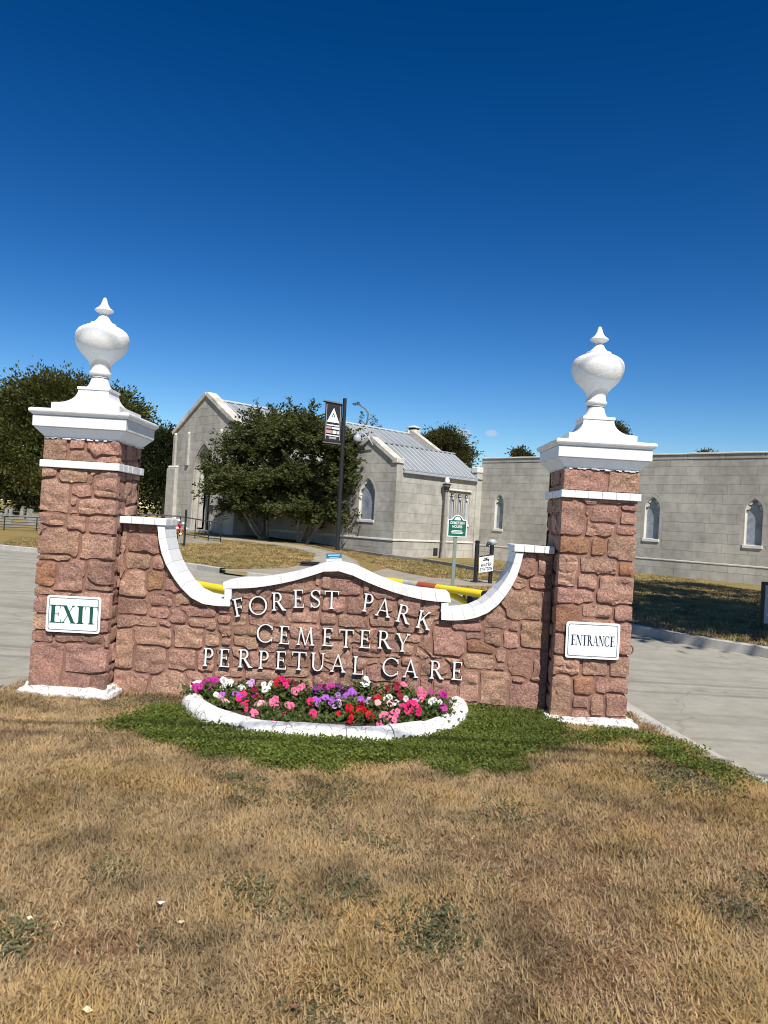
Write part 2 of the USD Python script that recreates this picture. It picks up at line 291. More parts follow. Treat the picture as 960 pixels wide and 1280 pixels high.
leafmat('straw', (0.90, 0.69, 0.325), 0.62, 0.016, 0.1, [(0.35, (0.68, 0.68, 0.66)), (0.5, (1, 1, 0.99)), (0.66, (1.10, 1.08, 1.02))], 2.6)
leafmat('straw_brown', (0.50, 0.33, 0.15), 0.55, 0.018, 0.1, [(0.35, (0.68, 0.68, 0.66)), (0.5, (1, 1, 0.99)), (0.66, (1.10, 1.08, 1.02))], 2.6)
leafmat('straw_olive', (0.66, 0.53, 0.18), 0.5, 0.03, 0.1, [(0.35, (0.68, 0.68, 0.66)), (0.5, (1, 1, 0.99)), (0.66, (1.10, 1.08, 1.02))], 2.6)
leafmat('straw_pale', (0.95, 0.79, 0.47), 0.3, 0.012, 0.1, [(0.35, (0.68, 0.68, 0.66)), (0.5, (1, 1, 0.99)), (0.66, (1.10, 1.08, 1.02))], 2.6)
leafmat('far_straw', (0.66, 0.53, 0.20), 0.4, 0.02, 0.1)
leafmat('far_olive', (0.46, 0.42, 0.13), 0.4, 0.02, 0.1)
surf('bark', [(0.3, (0.07, 0.055, 0.04)), (0.7, (0.19, 0.155, 0.12))], 14.0, rough=0.95, bump=(30.0, 0.8, 0.03), stretch=(1, 1, 0.25))
surf('bark_pale', [(0.3, (0.13, 0.10, 0.075)), (0.7, (0.30, 0.25, 0.20))], 6.0, rough=0.9, stretch=(1, 1, 0.3))
surf('gravestone', [(0.3, (0.15, 0.147, 0.13)), (0.7, (0.28, 0.275, 0.25))], 4.0, rough=0.85)
PET = {'white': (0.80, 0.79, 0.74), 'magenta': (0.50, 0.03, 0.26), 'purple': (0.42, 0.11, 0.55), 'plum': (0.16, 0.03, 0.16), 'hotpink': (0.72, 0.02, 0.15), 'pink': (0.74, 0.16, 0.28), 'blush': (0.76, 0.40, 0.42), 'red': (0.50, 0.008, 0.014), 'crimson': (0.22, 0.004, 0.016), 'lilac': (0.60, 0.36, 0.66)}
for k, c in PET.items():
    surf('petal_' + k, [(0.35, tuple(np.array(c) * 0.85)), (0.65, tuple(np.minimum(np.array(c) * 1.1, 0.9)))], 60.0, rough=0.6, transl=0.25, spec=0.25)
flat('petal_throat', (0.30, 0.26, 0.08), rough=0.8)
# ---------------------------------------------------------------- rubble stone faces
def stone_poly(cx, cz, hw, hh, rng):
    c = []
    for sx, sz in ((-1, -1), (1, -1), (1, 1), (-1, 1)):
        a = np.array([sx * (1.05 + rng.uniform(-0.13, 0.05)), sz * (1.05 + rng.uniform(-0.13, 0.05))])
        if rng.random() < 0.3:                     # a knocked-off corner
            k = rng.uniform(0.25, 0.5); p, q = a * [1, 1 - k], a * [1 - k, 1]
            c += [p, q] if sx * sz > 0 else [q, p]
        else: c.append(a)
    pts = []
    for i in range(len(c)):
        p, q = c[i], c[(i + 1) % len(c)]; pts.append(p)
        for u in (0.33, 0.67): pts.append(p + (q - p) * u + rng.uniform(-0.055, 0.055, 2))
    pts = np.array(pts) * [hw, hh] + [cx, cz]
    return Polygon(pts).buffer(0).buffer(-0.012).buffer(0.012)
def biggest(g):
    gs = geoms(g); return max(gs, key=lambda x: x.area) if gs else None
def lay_stones(region, seeds, rng, gap=0.008, fill=0.13, cut=None):
    done, used = [], Polygon()
    for (cx, cz, hw, hh, kind) in seeds:
        p = stone_poly(cx, cz, hw, hh, rng).intersection(region)
        if cut is not None: p = p.difference(cut)
        p = biggest(p.difference(used))
        if p is None: continue
        p = biggest(p.buffer(-0.006).buffer(0.006))
        if p is None or p.area < 0.0012: continue
        done.append((p, kind)); used = used.union(p.buffer(gap))
    for rnd_ in range(2):
        left = region.difference(shapely.union_all([p for p, _ in done]).buffer(gap) if done else Polygon()).buffer(-0.010).buffer(0.008)
        for g in geoms(left):
            x0, y0, x1, y1 = g.bounds; pts = []
            while len(pts) < int(g.area / fill ** 2 * 1.1) + 1:
                q = Point(rng.uniform(x0, x1), rng.uniform(y0, y1))
                if g.contains(q): pts.append(q)
            cells = [c.intersection(g) for c in shapely.ops.voronoi_diagram(shapely.geometry.MultiPoint(pts), envelope=g.envelope.buffer(1)).geoms] if len(pts) > 1 else [g]
            for c in cells:
                for q in geoms(c):
                    h = q.convex_hull
                    q = biggest(q.buffer(-0.007).buffer(0.004))
                    if q is not None and q.area > 0.0030 and q.area > 0.45 * h.area: done.append((q, None))
        for grow in (0.014, 0.010):                   # let the stones fill up to a thin joint
            B = np.array([p.bounds for p, _ in done])
            for i in range(len(done)):
                p, k = done[i]; b = B[i]
                idx = np.nonzero((B[:, 0] < b[2] + 0.05) & (B[:, 2] > b[0] - 0.05) & (B[:, 1] < b[3] + 0.05) & (B[:, 3] > b[1] - 0.05))[0]
                near = [done[q][0] for q in idx if q != i]
                g = p.buffer(grow, join_style=2, mitre_limit=1.5).intersection(region)
                if near: g = g.difference(shapely.union_all(near).buffer(0.0155, quad_segs=3))
                g = biggest(g.buffer(-0.004, quad_segs=3).buffer(0.004, quad_segs=3))
                if g is not None and g.area >= p.area * 0.9: done[i] = (g.simplify(0.0015), k)
    return done
def stone_mesh(poly, thick, seed, rough=1.0, floor=0.028):
    """rock-faced stone: local (t, out, z); front faces +out; back edge at out = -0.012"""
    rng = np.random.default_rng(seed)
    ring = poly.exterior.simplify(0.003); L = ring.length; n = max(10, int(L / 0.022))
    b = np.array([ring.interpolate(i / n, normalized=True).coords[0] for i in range(n)])
    if Polygon(b).exterior.is_ccw is False: b = b[::-1]
    c = np.array(poly.centroid.coords[0]); ins = poly.buffer(-0.012)
    d = c - b; ln = np.linalg.norm(d, axis=1, keepdims=True); b1 = b + d / np.maximum(ln, 1e-6) * np.minimum(0.007, ln * 0.35)
    x0, z0, x1, z1 = poly.bounds; st = 0.019
    gx, gz = np.meshgrid(np.arange(x0, x1, st), np.arange(z0, z1, st)); g = np.c_[gx.ravel(), gz.ravel()] + rng.uniform(-0.008, 0.008, (gx.size, 2))
    inn = poly.buffer(-0.017)
    keep = shapely.contains_xy(inn, g[:, 0], g[:, 1]) if not inn.is_empty else np.zeros(len(g), bool)
    P = np.vstack([b1, g[keep]])
    if len(P) == len(b1): P = np.vstack([P, c])
    tri = Delaunay(P).simplices; cen = P[tri].mean(1)
    tri = tri[shapely.contains_xy(Polygon(b1).buffer(1e-4), cen[:, 0], cen[:, 1])]
    q = np.c_[P, np.full(len(P), seed * 3.17)]
    h = (meshkit.noise(q * 8, seed) - 0.5) * 0.026 + (meshkit.noise(q * 22, seed + 1) - 0.5) * 0.018 + (meshkit.noise(q * 48, seed + 7) - 0.5) * 0.010
    rid = np.abs(meshkit.noise(q * [6, 14, 1], seed + 2) - 0.5); h -= 0.022 * np.clip(0.12 - rid, 0, 1) / 0.12 * (meshkit.noise(q * 3, seed + 4) > 0.45)
    tilt = rng.uniform(-0.05, 0.05, 2); h = h * rough + (P - c) @ tilt
    edge = np.arange(len(P)) < len(b1)
    o = np.maximum(np.where(edge, thick * 0.88 + h * 0.5, np.minimum(thick + h * 0.85, thick + 0.011)), floor)
    V = np.vstack([np.c_[b[:, 0], np.full(n, -0.012), b[:, 1]], np.c_[P[:, 0], o, P[:, 1]]])
    a, bb, cc = P[tri[:, 0]], P[tri[:, 1]], P[tri[:, 2]]
    cr = (bb[:, 0] - a[:, 0]) * (cc[:, 1] - a[:, 1]) - (bb[:, 1] - a[:, 1]) * (cc[:, 0] - a[:, 0])
    tri = np.where((cr < 0)[:, None], tri[:, ::-1], tri)
    F = [(i, (i + 1) % n, n + (i + 1) % n) for i in range(n)] + [(i, n + (i + 1) % n, n + i) for i in range(n)]
    F = np.vstack([np.array(F), tri + n])[:, ::-1]
    return tm(V, F)
EX, EY, EZ = np.array([1.0, 0, 0]), np.array([0, 1.0, 0]), np.array([0, 0, 1.0])
def put_stones(parent, stones, P, e, n, seed, thick=(0.038, 0.048)):
    rng = np.random.default_rng(seed)
    for i, (poly, kind) in enumerate(stones):
        m = stone_mesh(poly, rng.uniform(*thick), seed * 1000 + i, floor=thick[0] - 0.010)
        k = kind or rng.choice(['granite_pink', 'granite_pink', 'granite_brown'])
        obj('stone', frame(m, P, e, n), k, parent, smooth=30)
def seeds_px(lst, ox, oy, s, y, kinds={}):
    out = []
    for i, (x0, y0, x1, y1) in enumerate(lst):
        c = xz(ox + (x0 + x1) / 2 / s, oy + (y0 + y1) / 2 / s, y)
        out.append((c[0], c[1], (x1 - x0) / 2 / s * y / FOC, (y1 - y0) / 2 / s * y / FOC, kinds.get(i)))
    return out
def random_seeds(x0, x1, z0, z1, rng, mh=0.15):
    out, z = [], z0
    while z < z1 - 0.04:
        h = min(rng.uniform(0.6, 1.4) * mh, z1 - z); x = x0
        while x < x1 - 0.03:
            w = min(rng.uniform(0.8, 1.9) * mh, x1 - x)
            if x1 - x - w < 0.05: w = x1 - x
            out.append((x + w / 2, z + h / 2 + rng.uniform(-0.02, 0.02), w / 2 * 1.02, h / 2 * rng.uniform(0.9, 1.1), None)); x += w
        z += h
    return out
YG = 6.30                                    # front plane of the pillars
HW = 0.305                                   # half width of a pillar
XL, XR = -2.510, 1.768                       # pillar axes
YC = YG + HW
ZB, ZBAND0, ZBAND1, ZTOP = 0.062, 1.852, 1.912, 2.10
OCH, BRN, PNK = 'granite_ochre', 'granite_brown', 'granite_pink'
SL = seeds_px([(185, 55, 400, 230), (415, 75, 565, 160), (415, 170, 600, 265), (575, 80, 880, 215), (690, 215, 875, 285), (160, 335, 310, 405), (330, 355, 600, 470), (640, 390, 860, 600), (445, 490, 620, 600), (160, 425, 415, 735), (500, 615, 850, 750), (385, 690, 510, 750), (160, 740, 370, 855), (390, 775, 575, 910), (585, 785, 845, 950), (535, 950, 845, 1160), (145, 880, 510, 1130)], 30, 540, 7.385, YG) \
   + seeds_px([(120, 0, 310, 228), (268, 10, 550, 285), (590, 30, 850, 235), (115, 265, 460, 330), (110, 330, 400, 500), (420, 290, 830, 545), (95, 510, 400, 655), (420, 555, 770, 660), (85, 655, 265, 765), (275, 670, 730, 765), (60, 770, 345, 1170), (370, 780, 760, 1045), (350, 1060, 620, 1170), (630, 1060, 740, 1190)], 30, 700, 7.385, YG, {0: OCH, 8: BRN, 10: BRN})
SR = seeds_px([(185, 30, 575, 250), (592, 70, 872, 275), (170, 355, 370, 655), (385, 390, 430, 480), (435, 380, 685, 545), (400, 520, 630, 665), (700, 378, 850, 425), (690, 445, 855, 565), (680, 575, 840, 640), (160, 672, 425, 825), (440, 680, 570, 855), (590, 672, 840, 870), (135, 835, 300, 1115), (330, 845, 650, 1010), (690, 925, 825, 1020), (305, 1020, 480, 1150), (510, 1040, 820, 1285), (115, 1155, 470, 1275)], 680, 580, 7.385, YG, {9: OCH, 10: OCH, 14: OCH}) \
   + seeds_px([(120, 120, 310, 375), (370, 115, 610, 245), (665, 130, 800, 262), (105, 390, 300, 575), (320, 265, 640, 600), (660, 280, 790, 560), (95, 590, 325, 745), (350, 630, 590, 780), (605, 590, 770, 780), (80, 770, 250, 1150), (275, 770, 450, 950), (470, 800, 750, 930), (260, 960, 420, 1080), (250, 1085, 420, 1180), (430, 950, 560, 1150), (570, 945, 750, 1150)], 680, 740, 7.385, YG, {0: OCH, 10: OCH})
URN = [(0.078, 0.0), (0.070, 0.006), (0.067, 0.014), (0.071, 0.022), (0.090, 0.026), (0.094, 0.036), (0.092, 0.046), (0.084, 0.053), (0.082, 0.062), (0.082, 0.082), (0.086, 0.105), (0.099, 0.133), (0.122, 0.160), (0.150, 0.187), (0.176, 0.214), (0.196, 0.243), (0.210, 0.273), (0.219, 0.303), (0.223, 0.333), (0.222, 0.358), (0.214, 0.384), (0.198, 0.407), (0.175, 0.425), (0.145, 0.441), (0.120, 0.450), (0.108, 0.453)]
LID = [(0.110, 0.450), (0.109, 0.466), (0.106, 0.470), (0.088, 0.474), (0.070, 0.487), (0.056, 0.504), (0.046, 0.522), (0.039, 0.535), (0.031, 0.541)]
FIN = [(0.028, 0.539), (0.029, 0.552), (0.040, 0.560), (0.066, 0.572), (0.079, 0.582), (0.079, 0.589), (0.066, 0.598), (0.048, 0.612), (0.035, 0.630), (0.026, 0.652), (0.019, 0.675), (0.014, 0.690), (0.007, 0.697), (0.0, 0.699)]
def pillar(xc, seeds, label, inner, seed):
    t = thing('gate_pillar', label, 'pillar', (xc, YC, 0), 'the pair of stone gate pillars')
    rng = np.random.default_rng(seed)
    core = bx(xc - HW + 0.0185, YG + 0.0125, 0.0, xc + HW - 0.0185, YG + 2 * HW - 0.0125, ZTOP - 0.002)
    obj('mortar_core', core, 'mortar', t)
    reg = shapely.union_all([sbox(xc - HW - 0.012, ZB - 0.02, xc + HW + 0.012, ZBAND0 - 0.002), sbox(xc - HW - 0.012, ZBAND1 + 0.002, xc + HW + 0.012, ZTOP - 0.006)])
    put_stones(t, lay_stones(reg, seeds, rng), (0, YG + 0.036, 0), EX, -EY, seed)
    for s in (1, -1):                         # the two side faces and the back
        reg = shapely.union_all([sbox(YG + 0.034, ZB - 0.02, YG + 2 * HW - 0.03, ZBAND0 - 0.002), sbox(YG + 0.034, ZBAND1 + 0.002, YG + 2 * HW - 0.03, ZTOP - 0.006)])
        put_stones(t, lay_stones(reg, random_seeds(YG + 0.03, YG + 2 * HW - 0.02, ZB, ZTOP, rng), rng), (xc + s * (HW - 0.042), 0, 0), EY, EX * s, seed + 10 + s)
    reg = shapely.union_all([sbox(xc - HW, ZB - 0.02, xc + HW, ZBAND0 - 0.002), sbox(xc - HW, ZBAND1 + 0.002, xc + HW, ZTOP - 0.006)])
    put_stones(t, lay_stones(reg, random_seeds(xc - HW, xc + HW, ZB, ZTOP, rng, 0.19), rng), (0, YG + 2 * HW - 0.036, 0), EX, EY, seed + 13)
    bd = obj('band', square_loft([(HW + 0.016, ZBAND0 + 0.004), (HW + 0.016, ZBAND1 - 0.004)], (xc, YC, 0)), 'white_paint', t)
    for e, n in ((EX, -EY), (EX, EY), (EY, EX), (EY, -EX)):       # painted brick band, brick by brick
        cuts = np.cumsum([0] + [0.11 + rng.uniform(-0.006, 0.006) for _ in range(5)]); a = np.r_[cuts[cuts < 2 * HW - 0.03], 2 * HW + 0.046] - HW - 0.023
        for q0, q1 in zip(a[:-1], a[1:]):
            if abs(e[1]) > 0: q0, q1 = max(q0, -HW + 0.014), min(q1, HW - 0.014)
            jo = rng.uniform(-0.002, 0.002)
            obj('band_brick', frame(bx(q0 + 0.001, -0.03, ZBAND0, q1 - 0.001, HW + 0.022 + jo - HW, ZBAND1, 0.003), np.array([xc, YC, 0]) + n * HW, e, n), 'white_paint', bd, smooth=False)
    rim = []                                   # ragged line of paint left below the cap
    for s, (e, n) in enumerate(((EX, -EY), (EY, EX), (EY, -EX))):
        for k in range(26):
            q = -HW + 0.01 + k * (2 * HW - 0.02) / 26; h = rng.uniform(0.003, 0.016)
            rim.append(frame(bx(q, -0.004, ZTOP - h, q + 0.0245, 0.012 + rng.uniform(-0.004, 0.008), ZTOP - 0.001), np.array([xc, YC, 0]) + n * (HW - 0.006), e, n))
    obj('paint_rim', cat_(rim), 'white_paint', t)
    cap = obj('cap', square_loft([(HW + 0.002, ZTOP - 0.001), (HW + 0.004, ZTOP + 0.004), (HW + 0.066, ZTOP + 0.072), (HW + 0.066, ZTOP + 0.080)], (xc, YC, 0)), 'white_paint', t)
    obj('fascia', square_loft([(HW + 0.071, ZTOP + 0.078), (HW + 0.076, ZTOP + 0.081), (HW + 0.076, ZTOP + 0.168), (HW + 0.071, ZTOP + 0.172)], (xc, YC, 0)), 'white_paint', cap)
    obj('slab', square_loft([(HW + 0.080, ZTOP + 0.173), (HW + 0.086, ZTOP + 0.180), (HW + 0.099, ZTOP + 0.190), (HW + 0.104, ZTOP + 0.200), (HW + 0.104, ZTOP + 0.212), (HW + 0.099, ZTOP + 0.221), (HW + 0.088, ZTOP + 0.226)], (xc, YC, 0)), 'white_paint', cap)
    z = ZTOP + 0.227
    prof = [(0.282, 0), (0.282, 0.062)] + [(0.275 - 0.147 * math.sin(q) , 0.068 + 0.135 * (1 - math.cos(q))) for q in np.linspace(0.1, math.pi / 2, 9)] + [(0.118, 0.204), (0.136, 0.206), (0.137, 0.226), (0.132, 0.229)]
    obj('pyramid', square_loft(prof, (xc, YC, z)), 'white_paint', cap)
    z += 0.229
    bell = [(0.118, 0.0), (0.104, 0.012), (0.090, 0.030), (0.079, 0.055), (0.074, 0.080), (0.070, 0.094), (0.062, 0.100)]
    urn = obj('urn', cat_([lathe(bell, (xc, YC, z)), lathe(URN, (xc, YC, z + 0.098))]), 'white_paint', t, smooth=40)
    obj('lid', lathe(LID, (xc, YC, z + 0.098)), 'white_paint', urn, smooth=28)
    obj('finial', lathe(FIN, (xc, YC, z + 0.098)), 'white_paint', urn, smooth=50)
    # white-painted mortar skirt at the foot
    sk = trimesh.creation.box([2 * HW + 0.17, 2 * HW + 0.14, 0.07]).subdivide().subdivide().subdivide().subdivide()
    v = np.array(sk.vertices); top = v[:, 2] > 0
    nn = meshkit.fbm(v * 9 + seed, 4, seed) - 0.5
    v[:, :2] *= np.where(top, 0.90, 1.0)[:, None]
    v[:, :2] += (np.sign(v[:, :2]) * nn[:, None] * 0.05); v[:, 2] += nn * 0.045 * top
    sk.vertices = v + [xc, YC, 0.030]
    obj('painted_foot', sk, 'white_paint_worn', t, smooth=30)
    return t
P_L = pillar(XL, SL, 'stone gate pillar with the EXIT sign, white cap and urn', 1, 11)
P_R = pillar(XR, SR, 'stone gate pillar with the ENTRANCE sign, white cap and urn', -1, 23)

# ---------------------------------------------------------------- sign wall between the pillars
YW = 6.50                                     # mean face of the wall stones
YK = YW - 0.035                               # front of the coping bricks
WT = 0.34                                     # depth of the coping
lb = [(196.5, 656.6), (197.9, 674.2), (202.2, 694), (210, 712), (220, 727), (231, 741), (243, 751.0), (258, 756.8), (272, 757.8), (287.6, 758)]
lt = [(205.5, 656.6), (207.8, 674.2), (211.8, 691), (218.5, 707.5), (227.5, 722.3), (238, 735.5), (249, 743.2), (262, 747.5), (274, 749.2), (287.5, 749.4)]
ab = [(278.7, 736), (300, 735.6), (320, 735), (347.5, 730.5), (375, 724.4), (395, 717.8), (405, 714.6), (413, 713.8), (426, 714.2), (445, 721), (461, 729), (483, 737.5), (504.6, 744.5), (531.7, 750.7), (553, 753), (564, 753.2)]
at = [(278.7, 727.5), (291, 724), (322, 724.2), (347.5, 720), (370.4, 715.4), (391, 708.9), (402, 705), (410, 703.6), (426, 703.2), (443, 707.6), (461.5, 716.9), (479, 725), (497.5, 731.6), (518, 736.6), (545, 739.6), (562, 741.5)]
rb = [(551.4, 775), (573.3, 776), (590, 774.2), (606.7, 768.3), (619, 760), (629, 750), (637, 738), (643.8, 727), (650, 711.7), (654.7, 691.4)]
rt = [(551.4, 763.6), (578.3, 761.8), (593.3, 759.2), (606.7, 752.3), (616, 744), (624, 735.5), (631, 725.5), (637, 715.5), (643, 700), (645.2, 690.5)]
def P2(l, y=YK): return np.array([xz(px, py, y) for px, py in l])
def resample(P, n, end=None):
    d = np.r_[0, np.cumsum(np.linalg.norm(np.diff(P, axis=0), axis=1))]; s = np.linspace(0, d[-1], n + 1)
    return np.c_[np.interp(s, d, P[:, 0]), np.interp(s, d, P[:, 1])]
wall = thing('sign_wall', 'curved stone sign wall with white brick coping between the gate pillars', 'wall', ((XL + XR) / 2, YW, 0))
rng = np.random.default_rng(5)
bandp = []
def coping_run(B, T, n):
    b_, t_ = resample(B, n), resample(T, n)
    for i in range(n):
        q = Polygon([b_[i], b_[i + 1], t_[i + 1], t_[i]])
        if not q.is_valid: q = q.convex_hull
        bandp.append(q.buffer(0.0005)); q = q.buffer(-0.0030, join_style=2).buffer(0.0018)
        jo = rng.uniform(-0.003, 0.003); mid = 0.165 + rng.uniform(-0.006, 0.006)
        for y0, y1 in ((YK + jo, YK + mid - 0.001), (YK + mid + 0.001, YK + WT + jo)):
            m = extr(q, y1 - y0); m.apply_translation([0, y0, 0]); obj('coping_brick', m, 'white_paint', wall)
Bl, Tl, Ba, Ta, Br, Tr = (P2(x) for x in (lb, lt, ab, at, rb, rt))
coping_run(Bl, Tl, 9); coping_run(Ba, Ta, 16); coping_run(Br, Tr, 10)
cb = shapely.union_all(bandp).buffer(-0.006); m = extr(cb, WT - 0.012); m.apply_translation([0, YK + 0.006, 0]); obj('joint_mortar', m, 'white_paint', wall)
def slab_run(x0, x1, z0, z1, n, y0=YK - 0.012):
    xs = np.linspace(x0, x1, n + 1)
    for i in range(n):
        jo = rng.uniform(-0.002, 0.002)
        for a_, b_ in ((y0 + jo, y0 + 0.175), (y0 + 0.177, YK + WT + 0.01)):
            obj('coping_brick', bx(xs[i] + 0.0015, a_, z0, xs[i + 1] - 0.0015, b_, z1, 0.004), 'white_paint', wall)
XI0, XI1 = XL + HW, XR - HW
zl0, zl1 = xz(180, 655.5, YK)[1], xz(180, 646.8, YK)[1]
zr0, zr1 = xz(670, 691.2, YK)[1], xz(670, 682.2, YK)[1]
slab_run(XI0 - 0.01, xz(208.5, 650, YK)[0], zl0, zl1, 4); slab_run(xz(642.5, 685, YK)[0], XI1 - 0.01, zr0, zr1, 4)
for (xa, xb, za, zb) in ((xz(280, 745, YK)[0], xz(289, 745, YK)[0], xz(285, 749.6, YK)[1] + 0.001, xz(284, 736.5, YK)[1] - 0.001), (xz(551.5, 757, YK)[0], xz(560.6, 757, YK)[0], xz(556, 765.5, YK)[1], xz(556, 753.6, YK)[1] - 0.001)):
    for y0, y1 in ((YK + 0.003, YK + 0.165), (YK + 0.167, YK + WT - 0.003)):
        obj('coping_brick', bx(xa, y0, za, xb, y1, zb, 0.003), 'white_paint', wall)
top = [(XI0, zl0)] + [(Bl[0][0], zl0)] + [tuple(p) for p in Bl] + [(xz(289, 745, YK)[0], Bl[-1][1]), (xz(289, 745, YK)[0], Ba[0][1])] + [tuple(p) for p in Ba[1:-1]] + [(xz(551.6, 757, YK)[0], Ba[-1][1]), (xz(551.6, 757, YK)[0], Br[0][1])] + [tuple(p) for p in Br] + [(Br[-1][0], zr0), (XI1, zr0)]
outline = Polygon([(XI0, -0.05)] + top + [(XI1, -0.05)]).buffer(0)
core = extr(outline.buffer(-0.004), 0.2615); core.apply_translation([0, YW + 0.0168, 0]); obj('mortar_core', core, 'mortar', wall)
SW = seeds_px([(185, 165, 400, 300), (160, 310, 355, 430), (360, 335, 455, 435), (140, 440, 310, 632), (290, 430, 440, 592), (455, 500, 560, 600), (340, 600, 510, 692), (530, 620, 650, 700), (120, 650, 330, 760), (340, 720, 490, 800), (100, 785, 390, 855), (500, 740, 600, 840), (575, 712, 840, 790), (640, 795, 830, 870), (850, 775, 960, 830)], 130, 640, 6.0, YW, {1: BRN, 4: OCH, 6: BRN}) \
   + seeds_px([(110, 280, 210, 560), (230, 262, 510, 400), (520, 255, 735, 425), (755, 300, 870, 400), (862, 255, 960, 340), (872, 345, 960, 390), (240, 415, 465, 612), (470, 430, 690, 585), (700, 430, 840, 600), (80, 590, 330, 750), (350, 592, 605, 760), (615, 600, 760, 720), (370, 770, 610, 830), (90, 760, 350, 815)], 130, 740, 6.0, YW, {1: BRN, 3: BRN, 4: BRN}) \
   + seeds_px([(680, 80, 785, 235), (797, 82, 895, 235), (612, 255, 692, 352), (742, 250, 880, 325), (565, 345, 825, 558), (805, 352, 880, 430), (838, 445, 880, 568), (390, 490, 578, 635), (588, 592, 660, 660)], 540, 680, 6.0, YW) \
   + seeds_px([(670, 45, 865, 235), (390, 105, 520, 220), (535, 120, 650, 232), (250, 122, 385, 170), (145, 52, 385, 115), (20, 42, 135, 72), (5, 90, 235, 300), (262, 190, 470, 265), (485, 252, 560, 350), (570, 255, 750, 460), (762, 262, 860, 490), (242, 292, 475, 390), (605, 462, 700, 500), (208, 405, 358, 640), (358, 415, 572, 665), (578, 500, 840, 700), (298, 648, 470, 700), (5, 490, 185, 640), (230, 655, 280, 715)], 540, 770, 6.0, YW, {5: BRN, 7: OCH}) \
   + seeds_px([(95, 140, 310, 250), (5, 120, 80, 220), (210, 285, 400, 400), (12, 280, 190, 380), (440, 310, 560, 385), (590, 290, 755, 420), (765, 330, 880, 425), (130, 420, 360, 510), (5, 400, 120, 480), (375, 430, 560, 500), (480, 560, 760, 615), (480, 625, 700, 700)], 400, 700, 6.0, YW) \
   + seeds_px([(240, 80, 420, 150), (335, 200, 590, 300), (540, 150, 640, 262), (650, 170, 830, 262), (650, 290, 880, 405), (5, 250, 160, 320), (170, 240, 385, 330), (400, 160, 525, 270)], 390, 790, 4.8, YW) \
   + seeds_px([(190, 10, 320, 85), (230, 90, 470, 160), (5, 320, 150, 410), (165, 330, 385, 400), (155, 180, 280, 320), (450, 230, 620, 330), (390, 345, 635, 420), (645, 335, 880, 400), (640, 210, 880, 320)], 240, 780, 6.0, YW, {1: BRN}) \
   + seeds_px([(110, 510, 300, 610), (255, 400, 520, 485), (525, 380, 790, 470), (0, 415, 230, 490), (130, 300, 260, 390), (420, 250, 640, 370), (650, 260, 900, 370), (560, 480, 780, 600), (330, 520, 540, 620), (800, 480, 960, 600), (740, 110, 880, 200)], 270, 700, 6.0, YW)
put_stones(wall, lay_stones(outline.intersection(sbox(XI0 + 0.006, 0.0, XI1 - 0.006, 3)), SW, rng, gap=0.009), (0, YW + 0.036, 0), EX, -EY, 41, (0.033, 0.042))
back = outline.intersection(sbox(XI0 + 0.006, 0.0, XI1 - 0.006, 3))
put_stones(wall, lay_stones(back, random_seeds(XI0, XI1, 0.0, 1.5, rng, 0.19), rng), (0, YW + 0.260, 0), EX, EY, 57, (0.033, 0.042))

